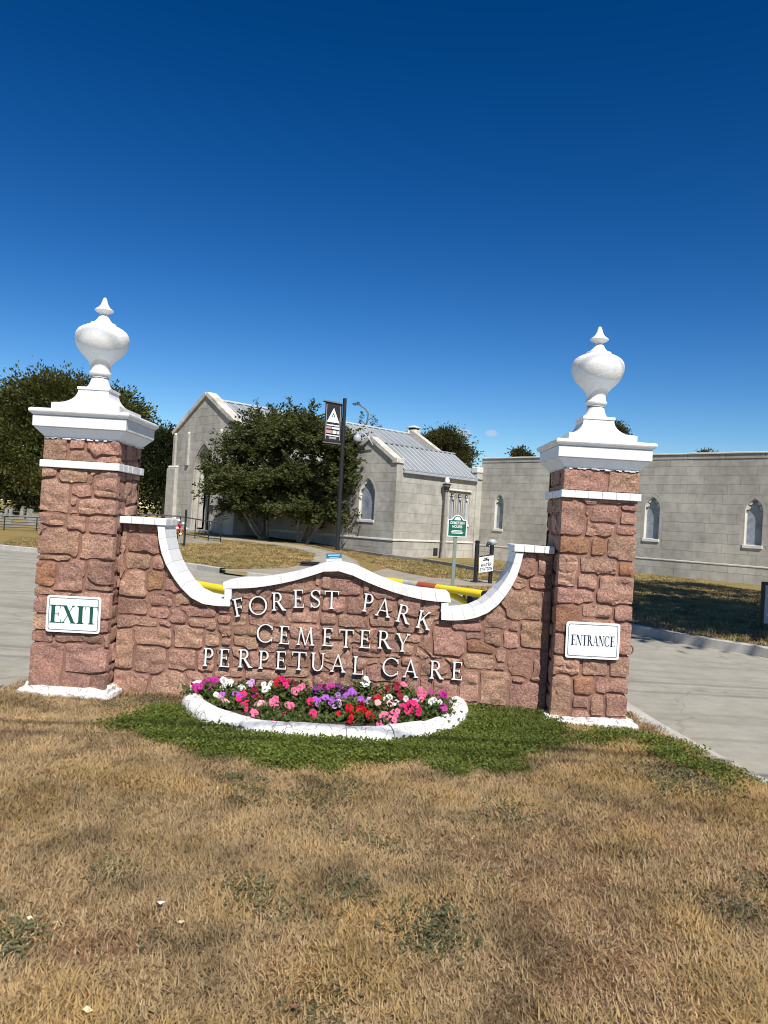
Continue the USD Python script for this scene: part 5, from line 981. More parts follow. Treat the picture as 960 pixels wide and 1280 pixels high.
PL = [('small magenta petunia plant at the left end of the flower bed', 'magenta', [(255, 115), (285, 125), (268, 128)], LZ, 1), ('magenta purple petunia plant below the first P of PERPETUAL', 'magenta', [(310, 95), (335, 92), (360, 80), (330, 112), (350, 100)], LZ, 0),
      ('white petunia plant near the left end of the flower bed', 'white', [(420, 90), (397, 82), (438, 100), (395, 125), (362, 155)], LZ, 0), ('blush pink petunia plant at the rim, left part of the bed', 'blush', [(400, 188), (385, 178), (412, 195)], LZ, 1),
      ('single white petunia plant between magenta ones, below the second E', 'white', [(480, 118), (496, 126)], LZ, 0), ('mauve petunia plant against the wall below the second P', 'lilac', [(525, 100), (541, 88), (535, 108)], LZ, 0), ('bright purple petunia plant left of the crimson ones', 'purple', [(470, 155), (455, 150), (475, 168)], LZ, 0),
      ('hot pink petunia plant near the rim, second from the left', 'hotpink', [(485, 190), (508, 207), (500, 152), (495, 205), (518, 196)], LZ, 1), ('crimson and magenta petunia plant, left half of the bed', 'magenta', [(545, 165), (560, 158)], LZ, 0), ('crimson petunia plant tucked behind the magenta flowers', 'crimson', [(577, 165), (566, 172), (500, 143)], LZ, 0),
      ('white petunia plant with drooping blooms against the wall', 'white', [(600, 108), (618, 125), (635, 100), (606, 130)], LZ, 0), ('dark red petunia plant below the T of PERPETUAL', 'red', [(663, 95), (672, 82), (660, 105)], LZ, 0), ('crimson magenta petunia plant beside the dark red one', 'hotpink', [(705, 95), (722, 88), (710, 108)], LZ, 0),
      ('pale pink striped petunia plant, left centre of the bed', 'blush', [(580, 210), (602, 205), (565, 206), (590, 198)], LZ, 1), ('pink petunia plant behind the rim, left of centre', 'pink', [(645, 190), (660, 202), (640, 205), (555, 250), (548, 240)], LZ, 1), ('pink petunia plant with two blooms in the centre of the bed', 'pink', [(720, 205), (736, 212)], LZ, 1),
      ('red and coral petunia plant below the U of PERPETUAL', 'pink', [(750, 132), (772, 125), (792, 116), (760, 145)], LZ, 0), ('brightest hot pink petunia plant spilling over the rim', 'hotpink', [(660, 287), (690, 268), (675, 295), (706, 260), (650, 298)], LZ, 1), ('lone pink petunia plant at the rim in the centre', 'pink', [(770, 280), (762, 272), (715, 315)], LZ, 1),
      ('small red pink petunia plant at the rim right of centre', 'hotpink', [(855, 275), (850, 285), (795, 305)], LZ, 1), ('vivid purple petunia plant in the centre of the bed', 'purple', [(870, 190), (855, 178), (886, 185), (868, 205)], LZ, 0), ('crimson petunia plant left of the vivid purple one', 'hotpink', [(830, 183), (836, 195)], LZ, 0), ('plum purple petunia plant against the wall below the A', 'plum', [(850, 135), (882, 128), (866, 140), (905, 130)], LZ, 0),
      ('purple petunia plant right of the bed centre', 'purple', [(935, 195), (922, 182), (940, 182)], LZ, 0), ('magenta petunia plant below the L of PERPETUAL', 'magenta', [(50, 108), (62, 116), (42, 118)], RZ, 0), ('dark plum petunia plant with small blooms below the L', 'plum', [(105, 135), (98, 122), (140, 128)], RZ, 0),
      ('light purple petunia plant below the gap before CARE', 'purple', [(130, 160), (150, 145), (168, 152), (122, 178), (155, 165)], RZ, 0), ('lilac white petunia plant in the right half of the bed', 'lilac', [(95, 190), (100, 207), (90, 112), (240, 190), (247, 180)], RZ, 0), ('single violet petunia plant below the gap before CARE', 'purple', [(210, 188), (203, 180)], RZ, 0),
      ('white petunia plant below the C of CARE', 'white', [(208, 105), (236, 95), (228, 108)], RZ, 0), ('bright red petunia plant near the rim, right half', 'red', [(150, 225), (140, 245), (158, 268), (150, 282), (145, 232)], RZ, 1), ('scarlet petunia plant with two blooms, right half of the bed', 'red', [(190, 225), (198, 235), (240, 248), (257, 262), (243, 262)], RZ, 1), ('red petunia plant with blush blooms below the C of CARE', 'red', [(280, 180), (292, 172)], RZ, 0),
      ('blush and white petunia plant below the A of CARE', 'blush', [(285, 205), (350, 200), (358, 192)], RZ, 0), ('dark crimson petunia plant against the wall below CARE', 'crimson', [(345, 125), (394, 145), (406, 165), (350, 138)], RZ, 0), ('pink petunia plant highest against the wall below CARE', 'pink', [(380, 120), (396, 108)], RZ, 0), ('white petunia plant below the R of CARE', 'white', [(380, 196), (345, 165), (350, 175)], RZ, 0),
      ('large hot pink petunia plant at the right of the bed', 'hotpink', [(435, 210), (452, 213), (472, 222), (496, 235), (435, 240), (490, 247), (480, 210)], RZ, 1), ('medium pink petunia plant at the rim, right part', 'pink', [(320, 255), (355, 272), (365, 240), (372, 282), (310, 262), (378, 262)], RZ, 1), ('lilac petunia plant below the R of CARE', 'lilac', [(465, 185), (478, 188)], RZ, 0),
      ('pale magenta petunia plant against the wall below the last E', 'pink', [(515, 165), (520, 150), (506, 180), (498, 160)], RZ, 0), ('green leafy petunia plant with small white blooms at the right end', 'white', [(555, 190), (598, 195)], RZ, 0), ('magenta petunia plant at the right end of the flower bed', 'magenta', [(555, 140), (620, 160), (612, 152), (615, 215), (622, 225)], RZ, 0)]
rng = np.random.default_rng(33)
for label, col, pts, (ox, oy), front in PL:
    W_ = []
    for (zx, zy) in pts:
        px, py = ox + zx / 4, oy + zy / 4; dd = 6.24 - np.clip((py - 850) / 58, -0.1, 1.05) * 0.74; W_.append(dp(px, py, dd))
    W_ = np.vstack([np.array(W_), (np.array(W_) + rng.normal(size=(len(W_), 3)) * [0.034, 0.018, 0.022])[: max(1, len(W_) * 2 // 3)]]) + [0, -0.012, 0.006]; c = W_.mean(0); t = thing('petunia_plant', label, 'flowers', (c[0], c[1] + 0.02, 0.08))
    nl = 270; hh = max(c[2] - 0.022, 0.10)
    C = np.c_[rng.normal(c[0], 0.06, nl), rng.normal(c[1] + 0.035, 0.055, nl), 0.07 + (hh - 0.06) * rng.uniform(0, 1, nl) ** 0.7]
    obj('foliage', leaves(C, np.c_[rng.normal(size=nl), rng.normal(size=nl) - 0.4, rng.uniform(0.0, 1.2, nl)], 0.040, rng, 0.6), 'petunia_leaf', t)
    stems = [tube([np.array([c[0] + (p[0] - c[0]) * 0.3, c[1] + 0.03, 0.06]), (p + c) / 2 + [0, 0.02, -0.02], p + [0, 0.012, -0.01]], 0.0025, 4, 0.002) for p in W_]
    obj('stems', cat_(stems), 'petunia_leaf', t)
    for p in W_:
        n = np.array([rng.normal() * 0.5, -0.9, 0.55 + rng.normal() * 0.4]); r = rng.uniform(0.024, 0.032) * (0.8 if col in ('plum', 'lilac') else 1)
        fl = obj('flower', petal_flower(p, n, r, rng), 'petal_' + col, t, smooth=True)
        n /= np.linalg.norm(n); a = np.cross(n, EZ); a /= np.linalg.norm(a); b = np.cross(n, a)
        q = [p - n * r * 0.04 + r * 0.17 * (math.cos(w) * a + math.sin(w) * b) for w in np.linspace(0, 2 * math.pi, 9)[:-1]]
        obj('throat', tm(q, [(0, i, i + 1) for i in range(1, 7)]), 'petal_throat' if col in ('white', 'blush', 'lilac') else 'petal_plum', fl)

# ---------------------------------------------------------------- signs, poles, barrier, fence, railing
def lines(parent, w, rows, y, mat, P, e, n, rng):
    pass
# banner pole
q = dp(421.5, 690, 33.0); b0 = np.array([q[0], 33.0, 0.02]); tp = dp(431.2, 498, 33.0)
bp = thing('banner_pole', 'tall black pole carrying a black banner with a white triangle', 'banner pole', b0)
obj('pole', tube([b0, tp], 0.095, 10, 0.085), 'black_metal', bp, smooth=60); obj('base_collar', lathe([(0.18, 0), (0.18, 0.06), (0.11, 0.14), (0.10, 0.2)], b0, 12), 'black_metal', bp)
cr = [dp(*c, 33.0) for c in ((407.0, 502.5), (428.0, 506.0), (426.0, 553.5), (404.5, 550.5))]
for a_, b_ in ((dp(404.5, 501, 33.0), dp(431, 506, 33.0)), (dp(403.5, 553, 33.0), dp(428.5, 556, 33.0))): obj('arm', tube([a_, b_], 0.05, 8), 'black_metal', bp)
def quad(c4, th, off=0.0):
    c4 = np.array(c4); n = np.cross(c4[1] - c4[0], c4[3] - c4[0]); n /= np.linalg.norm(n); n = n if n[1] < 0 else -n
    v = np.vstack([c4 + n * (off + th), c4 + n * off]); f = [(0, 1, 2), (0, 2, 3), (4, 6, 5), (4, 7, 6)]
    for i in range(4): j = (i + 1) % 4; f += [(i, i + 4, j + 4), (i, j + 4, j)]
    return tm(v, f)
def patch(c4, u0, v0, u1, v1, th, off):
    c4 = np.array(c4)
    def P_(u, v): return (c4[0] * (1 - u) + c4[1] * u) * (1 - v) + (c4[3] * (1 - u) + c4[2] * u) * v
    return quad([P_(u0, v0), P_(u1, v0), P_(u1, v1), P_(u0, v1)], th, off), P_
bn = obj('banner', quad(cr, 0.012), 'banner_black', bp)
_, PP = patch(cr, 0, 0, 1, 1, 0.01, 0)
nb_ = np.array([0, -1.0, 0])
def flatpoly(pts, off): 
    v = np.array([PP(u, v) + nb_ * off for u, v in pts]); return tm(v, [(0, i, i + 1) for i in range(1, len(v) - 1)])
obj('triangle', flatpoly([(0.52, 0.12), (0.86, 0.50), (0.14, 0.50)], 0.02), 'sign_white', bn); obj('triangle', flatpoly([(0.51, 0.24), (0.62, 0.36), (0.40, 0.36)], 0.026), 'banner_black', bn); obj('triangle', flatpoly([(0.50, 0.29), (0.56, 0.35), (0.45, 0.35)], 0.032), 'sign_white', bn)
for u0, v0, u1, v1, m_ in [(0.14, 0.56, 0.86, 0.59, 'sign_white'), (0.12, 0.62, 0.40, 0.67, 'banner_pink'), (0.44, 0.62, 0.88, 0.67, 'sign_white'), (0.12, 0.71, 0.45, 0.79, 'banner_pink'), (0.50, 0.71, 0.72, 0.79, 'sign_white'), (0.78, 0.71, 0.86, 0.79, 'sign_white'), (0.12, 0.83, 0.88, 0.855, 'sign_white'), (0.30, 0.88, 0.72, 0.93, 'grey_metal')]:
    obj('print', patch(cr, u0, v0, u1, v1, 0.004, 0.016)[0], m_, bn)
for u0, v0, u1, v1 in ((0.08, 0.05, 0.11, 0.95), (0.89, 0.05, 0.92, 0.95)): obj('stripe', patch(cr, u0, v0, u1, v1, 0.003, 0.014)[0], 'grey_metal', bn)
# lettered plates in the distance
def text_on(parent, text, P, e, n, h, w, mat, off=0.008, bold=True, name='lettering'):
    m = meshkit.text_mesh(text, h, 0.004, bold); b = m.bounds; s = w / (b[1][0] - b[0][0]) if w else 1
    v = np.array(m.vertices); v[:, 0] = (v[:, 0] - (b[0][0] + b[1][0]) / 2) * s
    W_ = P + np.outer(v[:, 0], e) + np.outer(v[:, 1], EZ) + np.outer(v[:, 2] + off, n); obj(name, tm(W_, m.faces), mat, parent)
def face_cam(p): n = EYE - p; n[2] = 0; n /= np.linalg.norm(n); return np.cross(EZ, n), n
d = 18.9; b0 = dp(565.5, 735, d); b0[2] = 0.0; c = dp(570.5, 671, d); tp = dp(568.5, 668, d)
gs = thing('hours_sign', 'green CEMETERY HOURS sign on a grey green post', 'sign', b0); e, n = face_cam(c); c = np.array([b0[0], c[1], c[2]]) + e * 0.0
obj('post', frame(bx(-0.045, -0.06, -0.1, 0.045, 0.0, c[2] + 0.15 - b0[2], 0.012), b0, e, n), 'green_post', gs)
cx, cz = 0.01, dp(570, 658, d)[2]; P_ = np.array([b0[0] + 0.035, d, cz])
body = shapely.union_all([sbox(-0.215, -0.235, 0.215, 0.15), sbox(-0.13, 0.1, 0.13, 0.17), Point(0, 0.15).buffer(0.115)]).buffer(0.02)
pn = obj('panel', frame(extr(body, 0.02), P_, e, n), 'sign_white', gs); obj('field', frame(extr(body.buffer(-0.022), 0.004), P_ + n * 0.021, e, n), 'sign_green', gs)
obj('emblem', frame(extr(Point(0, 0.165).buffer(0.075).difference(sbox(-1, -1, 1, 0.155)), 0.004), P_ + n * 0.026, e, n), 'sign_white', gs)
text_on(gs, 'CEMETERY', P_ + EZ * 0.055, e, n, 0.062, 0.36, 'sign_white', 0.026); text_on(gs, 'HOURS', P_ - EZ * 0.035, e, n, 0.062, 0.24, 'sign_white', 0.026)
for z_, w_ in ((-0.105, 0.24), (-0.135, 0.30), (-0.165, 0.27)): obj('print_line', frame(bx(-w_ / 2, 0, z_ - 0.008, w_ / 2, 0.004, z_ + 0.008), P_ + n * 0.026, e, n), 'sign_white', gs)
# water station
d = 21.6; pL, pR = dp(594, 727, d), dp(612.5, 727, d); pL[2] = pR[2] = 0.0; zt = dp(596, 678, d)[2]
ws = thing('water_station', 'two black posts with a white WATER STATION sign', 'sign', (pL + pR) / 2); e, n = face_cam(pL)
obj('post', tube([pL - [0, 0, 0.1], pL + [0, 0, zt]], 0.062, 10), 'black_metal', ws, smooth=60); obj('post', tube([pR - [0, 0, 0.1], pR + [0, 0, zt - 0.02]], 0.06, 10), 'black_metal', ws, smooth=60)
obj('post_cap', lathe([(0.07, 0), (0.075, 0.03), (0.03, 0.06), (0, 0.062)], pL + [0, 0, zt], 10), 'black_metal', ws)
hd = obj('tap_head', trimesh.creation.icosphere(2, 0.12).apply_scale([1.1, 0.8, 0.8]).apply_translation(pR + [0.0, -0.02, zt + 0.03]), 'grey_metal', ws, smooth=True); obj('spout', tube([pR + [-0.02, -0.06, zt + 0.02], pR + [-0.13, -0.1, zt - 0.02], pR + [-0.15, -0.1, zt - 0.10]], 0.045, 8), 'sign_navy', ws)
c4 = [dp(*q, d - 0.10) for q in ((599.0, 696.5), (617.0, 694.0), (616.0, 713.5), (598.5, 716.0))]; c = np.mean(c4, 0)
obj('panel', quad(c4, 0.012), 'sign_white', ws); obj('top_edge', quad([c4[0] + EZ * 0.03, c4[1] + EZ * 0.03, c4[1], c4[0]], 0.015), 'sign_black', ws)
e2 = (c4[1] - c4[0]) / np.linalg.norm(c4[1] - c4[0])
for tx_, z_, w_ in (('WATER', -0.06, 0.30), ('STATION', -0.18, 0.35)): text_on(ws, tx_, c + EZ * z_, e2, -EY, 0.085, w_, 'sign_black', 0.014)
tap = shapely.union_all([sbox(-0.09, 0.0, 0.07, 0.035), sbox(-0.025, 0.03, 0.015, 0.065), sbox(-0.07, 0.06, 0.06, 0.08), sbox(0.04, -0.03, 0.075, 0.03), sbox(0.05, -0.085, 0.065, -0.06)])
obj('tap_symbol', frame(extr(tap, 0.004), c + EZ * 0.10 - EY * 0.014, e2, -EY), 'sign_black', ws)
# small blue and white notice behind the crest of the wall
d = 7.3; c = dp(418, 700, d); bs = thing('notice_sign', 'small blue and white notice standing behind the crest of the sign wall', 'sign', (c[0], d, 0))
c4 = [dp(*q, d) for q in ((407.8, 691.8), (427.2, 691.2), (427.6, 716), (408.2, 717))]
obj('panel', quad(c4, 0.006), 'sign_white', bs); obj('header', patch(c4, 0.0, 0.0, 1, 0.24, 0.003, 0.0065)[0], 'sign_blue', bs)
for u0, v0, u1, v1 in ((0.12, 0.07, 0.88, 0.12), (0.2, 0.19, 0.8, 0.22)): obj('print_line', patch(c4, u0, v0, u1, v1, 0.002, 0.010)[0], 'sign_white', bs)
for u0, v0, u1, v1 in ((0.08, 0.38, 0.60, 0.405), (0.08, 0.44, 0.55, 0.46), (0.68, 0.38, 0.92, 0.50)): obj('print_line', patch(c4, u0, v0, u1, v1, 0.002, 0.007)[0], 'grey_metal', bs)
obj('post', frame(bx(-0.02, 0.01, -0.3, 0.02, 0.03, c[2] - 0.0), np.array([c[0], d + 0.03, 0.0]), EX, -EY), 'grey_metal', bs)
# notice board cut by the right edge
d = 14.2; bl_ = dp(951.5, 785, d); bl_[2] = 0; nbt = thing('notice_board', 'black framed notice board with small print at the right edge', 'sign', bl_)
zt = dp(951, 727, d)[2]; zb = dp(951, 779, d)[2]
for x in (0.0, 0.62): obj('post', frame(bx(-0.03, -0.03, -0.1, 0.03, 0.03, zt, 0.008), bl_ + EX * x, EX, -EY), 'black_metal', nbt)
pn = obj('panel', frame(bx(0.032, -0.01, zb, 0.588, 0.02, zt - 0.06), bl_, EX, -EY), 'grey_metal', nbt); obj('frame', frame(bx(-0.03, -0.02, zt - 0.058, 0.65, 0.031, zt + 0.002), bl_, EX, -EY), 'black_metal', nbt)
rng = np.random.default_rng(3)
for k in range(10):
    z_ = zt - 0.14 - k * 0.058; w_ = rng.uniform(0.36, 0.5); obj('print_line', frame(bx(0.31 - w_ / 2, 0.021, z_ - 0.012, 0.31 + w_ / 2, 0.025, z_ + 0.012), bl_, EX, -EY), 'sign_white', nbt)
# lamp post by the chapel wall
b0 = gpt(CW, 3.1, 0.30, BV, NB, 0.0); zt = dp(551, 597, b0[1])[2]; lpz = thing('lamp_post', 'old grey lamp post with a white globe against the chapel wall', 'lamp post', b0)
obj('pole', lathe([(0.14, -0.05), (0.14, 0.25), (0.095, 0.32), (0.085, 1.0), (0.105, 1.03), (0.085, 1.06), (0.08, 2.0), (0.10, 2.03), (0.08, 2.06), (0.07, zt - 0.62)], b0, 14), 'old_post', lpz, smooth=50)
obj('capital', lathe([(0.10, 0), (0.12, 0.03), (0.10, 0.07), (0.13, 0.12), (0.15, 0.20), (0.15, 0.24)], b0 + EZ * (zt - 0.64), 14), 'sign_black', lpz); obj('ring', lathe([(0.16, 0), (0.21, 0.02), (0.21, 0.06), (0.10, 0.09)], b0 + EZ * (zt - 0.35), 14), 'sign_black', lpz); obj('collar', lathe([(0.14, 0), (0.17, 0.02), (0.17, 0.06)], b0 + EZ * (zt - 0.41), 14), 'grey_metal', lpz)
obj('globe', lathe([(0.09, 0), (0.12, 0.06), (0.115, 0.16), (0.08, 0.25), (0.03, 0.30), (0.0, 0.31)], b0 + EZ * (zt - 0.26), 14), 'sign_white', lpz, smooth=60)
# swing gates of yellow pipe
def pipe(parent, name, a_, b_, r, m_): return obj(name, tube([a_, b_], r, 12), m_, parent, smooth=60)
def al(a_, b_, u): return a_ + (b_ - a_) * u
R0, R1 = np.array([1.63, 10.9, 0.61]), np.array([-0.75, 13.4, 0.61])
def at_px(px, d): q = dp(px, 735, d); return q[0]
gr = thing('swing_barrier', 'yellow pipe barrier with a red band, right of the wall crest', 'barrier', (R0[0], R0[1], 0))
pipe(gr, 'pipe', al(R0, R1, 0.06), al(R0, R1, 0.318), 0.055, 'yellow_paint'); pipe(gr, 'red_band', al(R0, R1, 0.32), al(R0, R1, 0.43), 0.056, 'red_paint'); pipe(gr, 'worn_band', al(R0, R1, 0.432), al(R0, R1, 0.52), 0.055, 'kerb_concrete'); pipe(gr, 'pipe', al(R0, R1, 0.522), R1, 0.055, 'yellow_paint')
pipe(gr, 'end_cap', al(R0, R1, -0.06), al(R0, R1, 0.058), 0.050, 'black_metal'); pipe(gr, 'brace', al(R0, R1, 0.26) - EZ * 0.05, np.array([1.86, 11.1, 0.22]), 0.045, 'yellow_paint')
pipe(gr, 'post', np.array([1.86, 10.7, -0.15]), np.array([1.86, 10.7, 0.80]), 0.075, 'yellow_paint'); obj('latch_box', bx(1.30, 11.3, 0.42, 1.48, 11.42, 0.54, 0.01), 'black_metal', gr)
pipe(gr, 'rest_post', np.array([R1[0] + 0.1, R1[1], -0.15]), np.array([R1[0] + 0.1, R1[1], 0.55]), 0.05, 'yellow_paint')
L0, L1_ = np.array([-2.75, 10.2, 0.62]), np.array([-1.05, 8.7, 0.61])
gl = thing('swing_barrier', 'yellow pipe barrier seen through the left dip of the wall', 'barrier', (L0[0], L0[1], 0))
pipe(gl, 'pipe', L0, L1_, 0.055, 'yellow_paint'); pipe(gl, 'post', np.array([L0[0] - 0.05, L0[1] + 0.06, -0.15]), np.array([L0[0] - 0.05, L0[1] + 0.06, 0.80]), 0.075, 'yellow_paint'); pipe(gl, 'brace', al(L0, L1_, 0.6) - EZ * 0.05, L0 - EZ * 0.4, 0.04, 'yellow_paint'); pipe(gl, 'rest_post', al(L0, L1_, 0.93) * [1, 1, 0] - EZ * 0.15, al(L0, L1_, 0.93) - EZ * 0.056, 0.045, 'yellow_paint')
# black drain inlet at the corner of the lawn
c = gd(387, 707.5, 0.05); di = thing('drain_inlet', 'black kerb drain inlet left of the wall crest', 'drain', (c[0], c[1], 0))
obj('box', bx(c[0] - 0.27, c[1] - 0.30, -0.1, c[0] + 0.27, c[1] + 0.30, 0.14, 0.03), 'sign_black', di); obj('lid', bx(c[0] - 0.29, c[1] - 0.33, 0.142, c[0] + 0.29, c[1] + 0.33, 0.17, 0.012), 'black_metal', di)
# pipe rail fence on the left
fe = thing('rail_fence', 'low black five-rail fence behind the left pillar', 'fence', (-16.5, 35, 0.3))
fa, fb = gd(-40, 657.5, 0.28), gd(62, 662, 0.28); d_ = (fb - fa) / np.linalg.norm(fb - fa); L = np.linalg.norm(fb - fa); fa = fa - d_ * 8; L += 12
for k, z in enumerate((0.05, 0.17, 0.29, 0.41, 0.545)): obj('rail', tube([fa + EZ * z, fa + d_ * L + EZ * z], 0.028 if k < 4 else 0.038, 6), 'black_metal', fe)
for k in range(int(L / 1.35) + 1): obj('post', tube([fa + d_ * k * 1.35 - EZ * 0.1, fa + d_ * k * 1.35 + EZ * 0.56], 0.03, 6), 'black_metal', fe)
# gravestones beyond the fence
for i, (px, py, w, h, lab) in enumerate([(10.0, 640.5, 0.28, 0.55, 'tall pale gravestone pair under the big tree, left one'), (13.5, 641.5, 0.28, 0.5, 'tall pale gravestone pair under the big tree, right one'), (28.5, 643, 0.24, 0.62, 'narrow pointed gravestone nearest the middle of the gap'), (38.5, 642.5, 0.35, 0.55, 'small round-topped gravestone left of the long one'), (45.5, 649, 1.0, 0.55, 'wide pale gravestone beside the left pillar'), (10.5, 652, 0.5, 0.4, 'low gravestone seen through the fence rails'), (41.5, 655.5, 0.45, 0.3, 'lowest white gravestone through the fence rails near the pillar'), (1.0, 646.5, 0.3, 0.5, 'white gravestone at the left edge of the picture')]):
    dd = [52, 52, 48, 49, 44, 42, 40, 46][i]; c = dp(px, py, dd); zb = terrain(c[0], c[1]) + 0.0; zb = min(float(zb), c[2]); gv = thing('gravestone', lab, 'gravestone', (c[0], dd, zb))
    shp = sbox(-w / 2, 0.14, w / 2, h * 0.8).union(affinity.scale(Point(0, h * 0.8).buffer(w / 2), 1, min(1, h * 0.4 / w), origin=(0, h * 0.8))) if i not in (2, 4) else sbox(-w / 2, 0.14, w / 2, h)
    zb = c[2] - 0.22; h = h * 0.85
    if i == 2: shp = Polygon([(-w / 2, 0.14), (w / 2, 0.14), (w * 0.36, h), (0, h + 0.22), (-w * 0.36, h)])
    obj('headstone', frame(extr(shp, 0.18), (c[0], dd, zb), EX, -EY), 'gravestone', gv); obj('plinth', bx(c[0] - w / 2 - 0.08, dd - 0.26, zb - 1.2, c[0] + w / 2 + 0.08, dd + 0.1, zb + 0.139, 0.02), 'gravestone', gv)
# ramp with black railing
rz = lambda u: 0.50 - 0.17 * sm(u, 0.15, 1.0)
ra, rb_ = dp(205, 660, 30.6), dp(275.5, 677, 31.6); ra[2] = rb_[2] = 0
rp_ = thing('ramp', 'concrete ramp leading up to the chapel doorway', 'ramp', ra); dirr = (rb_ - ra); Lr = np.linalg.norm(dirr); dirr = dirr / Lr; nn = np.cross(EZ, dirr)
nseg = 6
for k in range(nseg):
    u0, u1 = k / nseg - 0.5 * (k == 0), (k + 1) / nseg; V = []
    for u in (u0, u1):
        p = ra + dirr * Lr * u
        for o, z in ((-0.15, -0.2), (-0.15, rz(u)), (1.6, rz(u)), (1.6, -0.2)): V.append(p + nn * o + EZ * z)
    obj('ramp_slab', trimesh.convex.convex_hull(np.array(V)), 'path_concrete', rp_)
rl = thing('railing', 'black metal handrail along the ramp, above the left dip of the wall', 'railing', ra)
us = [-0.62, -0.3, 0.0, 0.27, 0.54, 0.78, 1.0]; pts = [ra + dirr * Lr * u for u in us]
for p, u in zip(pts, us): obj('post', tube([p + EZ * (rz(u) - 0.02), p + EZ * (rz(u) + 0.80)], 0.022, 8), 'black_metal', rl)
for h in (0.13, 0.80): obj('rail', tube([p + EZ * (rz(u) + h) for p, u in zip(pts, us)], 0.024, 8), 'black_metal', rl)
p = dp(229.6, 690, 29.6); p[2] = float(terrain(p[0], p[1])); obj('corner_post', tube([p - EZ * 0.2, p + EZ * 1.42], 0.042, 8), 'black_metal', rl); obj('base_plate', bx(p[0] - 0.12, p[1] - 0.12, p[2] - 0.02, p[0] + 0.12, p[1] + 0.12, p[2] + 0.03), 'black_metal', rl)
# red and white flower wreath on the railing
c = dp(221.5, 661, 29.8); wr = thing('wreath', 'red and white flower arrangement hanging beside the railing post', 'wreath', c); rng = np.random.default_rng(4)
obj('stand', tube([c + [0.02, 0.05, -0.55], c + [0.02, 0.05, 0.2]], 0.02, 6), 'black_metal', wr)
for k in range(26):
    o = rng.normal(size=3) * [0.13, 0.05, 0.20]; m_ = 'wreath_red' if (abs(o[2]) < 0.16) == (rng.random() < 0.85) else 'sign_white'
    obj('bloom', trimesh.creation.icosphere(1, rng.uniform(0.05, 0.085)).apply_scale([1, 0.8, 0.8]).apply_translation(c + o), m_, wr, smooth=True)
# overhead cables behind the viewer (their shadows cross the drive)
for i, (yy, zz, lab, dz) in enumerate([(5.42, 7.0, 'thick overhead cable along the street', 0.0), (5.12, 7.4, 'second overhead cable along the street', 0.05), (8.75, 8.6, 'upper overhead wire along the street', 0.0), (8.2, 9.0, 'topmost overhead wire along the street', 0.0), (6.35, 7.8, 'middle overhead cable along the street', 0)]):
    y0 = yy - zz * (-SUN[1] / SUN[2]); xs = np.linspace(-30, 30, 31); pts = [np.array([x, y0 + 0.02 * x, zz + dz + 0.0012 * (x - 6) ** 2]) for x in xs]
    tg = thing('overhead_cable', lab, 'cable', (0, y0, zz)); obj('cable', tube(pts, [0.022, 0.014, 0.012, 0.012, 0.008][i], 6), 'black_metal', tg)
    obj('clamp', tube([pts[20] - [0.15, 0, 0], pts[20] + [0.15, 0, 0]], 0.034, 6), 'grey_metal', tg)

# ---------------------------------------------------------------- grass
def instancer(name, protos, pos, yaw, scale, pidx, label, tilt=None):
    pi = UsdGeom.PointInstancer.Define(stage, newpath('/World', name)); pth = str(pi.GetPath()); tg = []
    for k, (mesh_, mat_) in enumerate(protos):
        m = UsdGeom.Mesh.Define(stage, f'{pth}/tuft_{k}' if k else f'{pth}/tuft'); v, f = mesh_
        m.CreatePointsAttr(Vt.Vec3fArray.FromNumpy(np.asarray(v, np.float32))); m.CreateFaceVertexCountsAttr(Vt.IntArray.FromNumpy(np.full(len(f), 3, np.int32))); m.CreateFaceVertexIndicesAttr(Vt.IntArray.FromNumpy(np.ascontiguousarray(np.asarray(f, np.int32).ravel())))
        m.CreateSubdivisionSchemeAttr('none'); m.CreateDoubleSidedAttr(True); UsdShade.MaterialBindingAPI.Apply(m.GetPrim()).Bind(MAT[mat_]); tg.append(m.GetPath())
    pi.CreatePrototypesRel().SetTargets(tg); pi.CreateProtoIndicesAttr(Vt.IntArray.FromNumpy(np.asarray(pidx, np.int32))); pi.CreatePositionsAttr(Vt.Vec3fArray.FromNumpy(np.asarray(pos, np.float32)))
    h = np.asarray(yaw) / 2; pi.CreateOrientationsAttr(Vt.QuathArray([Gf.Quath(float(math.cos(a)), 0, 0, float(math.sin(a))) for a in h])); pi.CreateScalesAttr(Vt.Vec3fArray.FromNumpy(np.repeat(np.asarray(scale, np.float32)[:, None], 3, 1)))
    tag(pi.GetPrim(), label, 'grass', kind='stuff')
def tuft(n, rad, hgt, wid, lean, rng, flatness=0.0):
    """n bent blades, each two quads (four triangles)"""
    V, F = [], []
    for i in range(n):
        a, r = rng.uniform(0, 6.28), rad * math.sqrt(rng.uniform()); p = np.array([r * math.cos(a), r * math.sin(a), -0.004]); d = rng.uniform(0, 6.28); o = np.array([math.cos(d), math.sin(d), 0]); s = np.array([-math.sin(d), math.cos(d), 0])
        h = hgt * rng.uniform(0.45, 1.25); l = lean * rng.uniform(0.2, 1.6) * h; z = h * (1 - flatness * rng.uniform(0.3, 1)); w = wid * rng.uniform(0.6, 1.3)
        m = p + o * l * 0.35 + EZ * z * 0.62; t = p + o * l * 1.1 + EZ * z; k = len(V)
        V += [p - s * w / 2, p + s * w / 2, m - s * w * 0.42, m + s * w * 0.42, t - s * w * 0.06, t + s * w * 0.06]; F += [(k, k + 1, k + 3), (k, k + 3, k + 2), (k + 2, k + 3, k + 5), (k + 2, k + 5, k + 4)]
    return np.array(V), np.array(F)
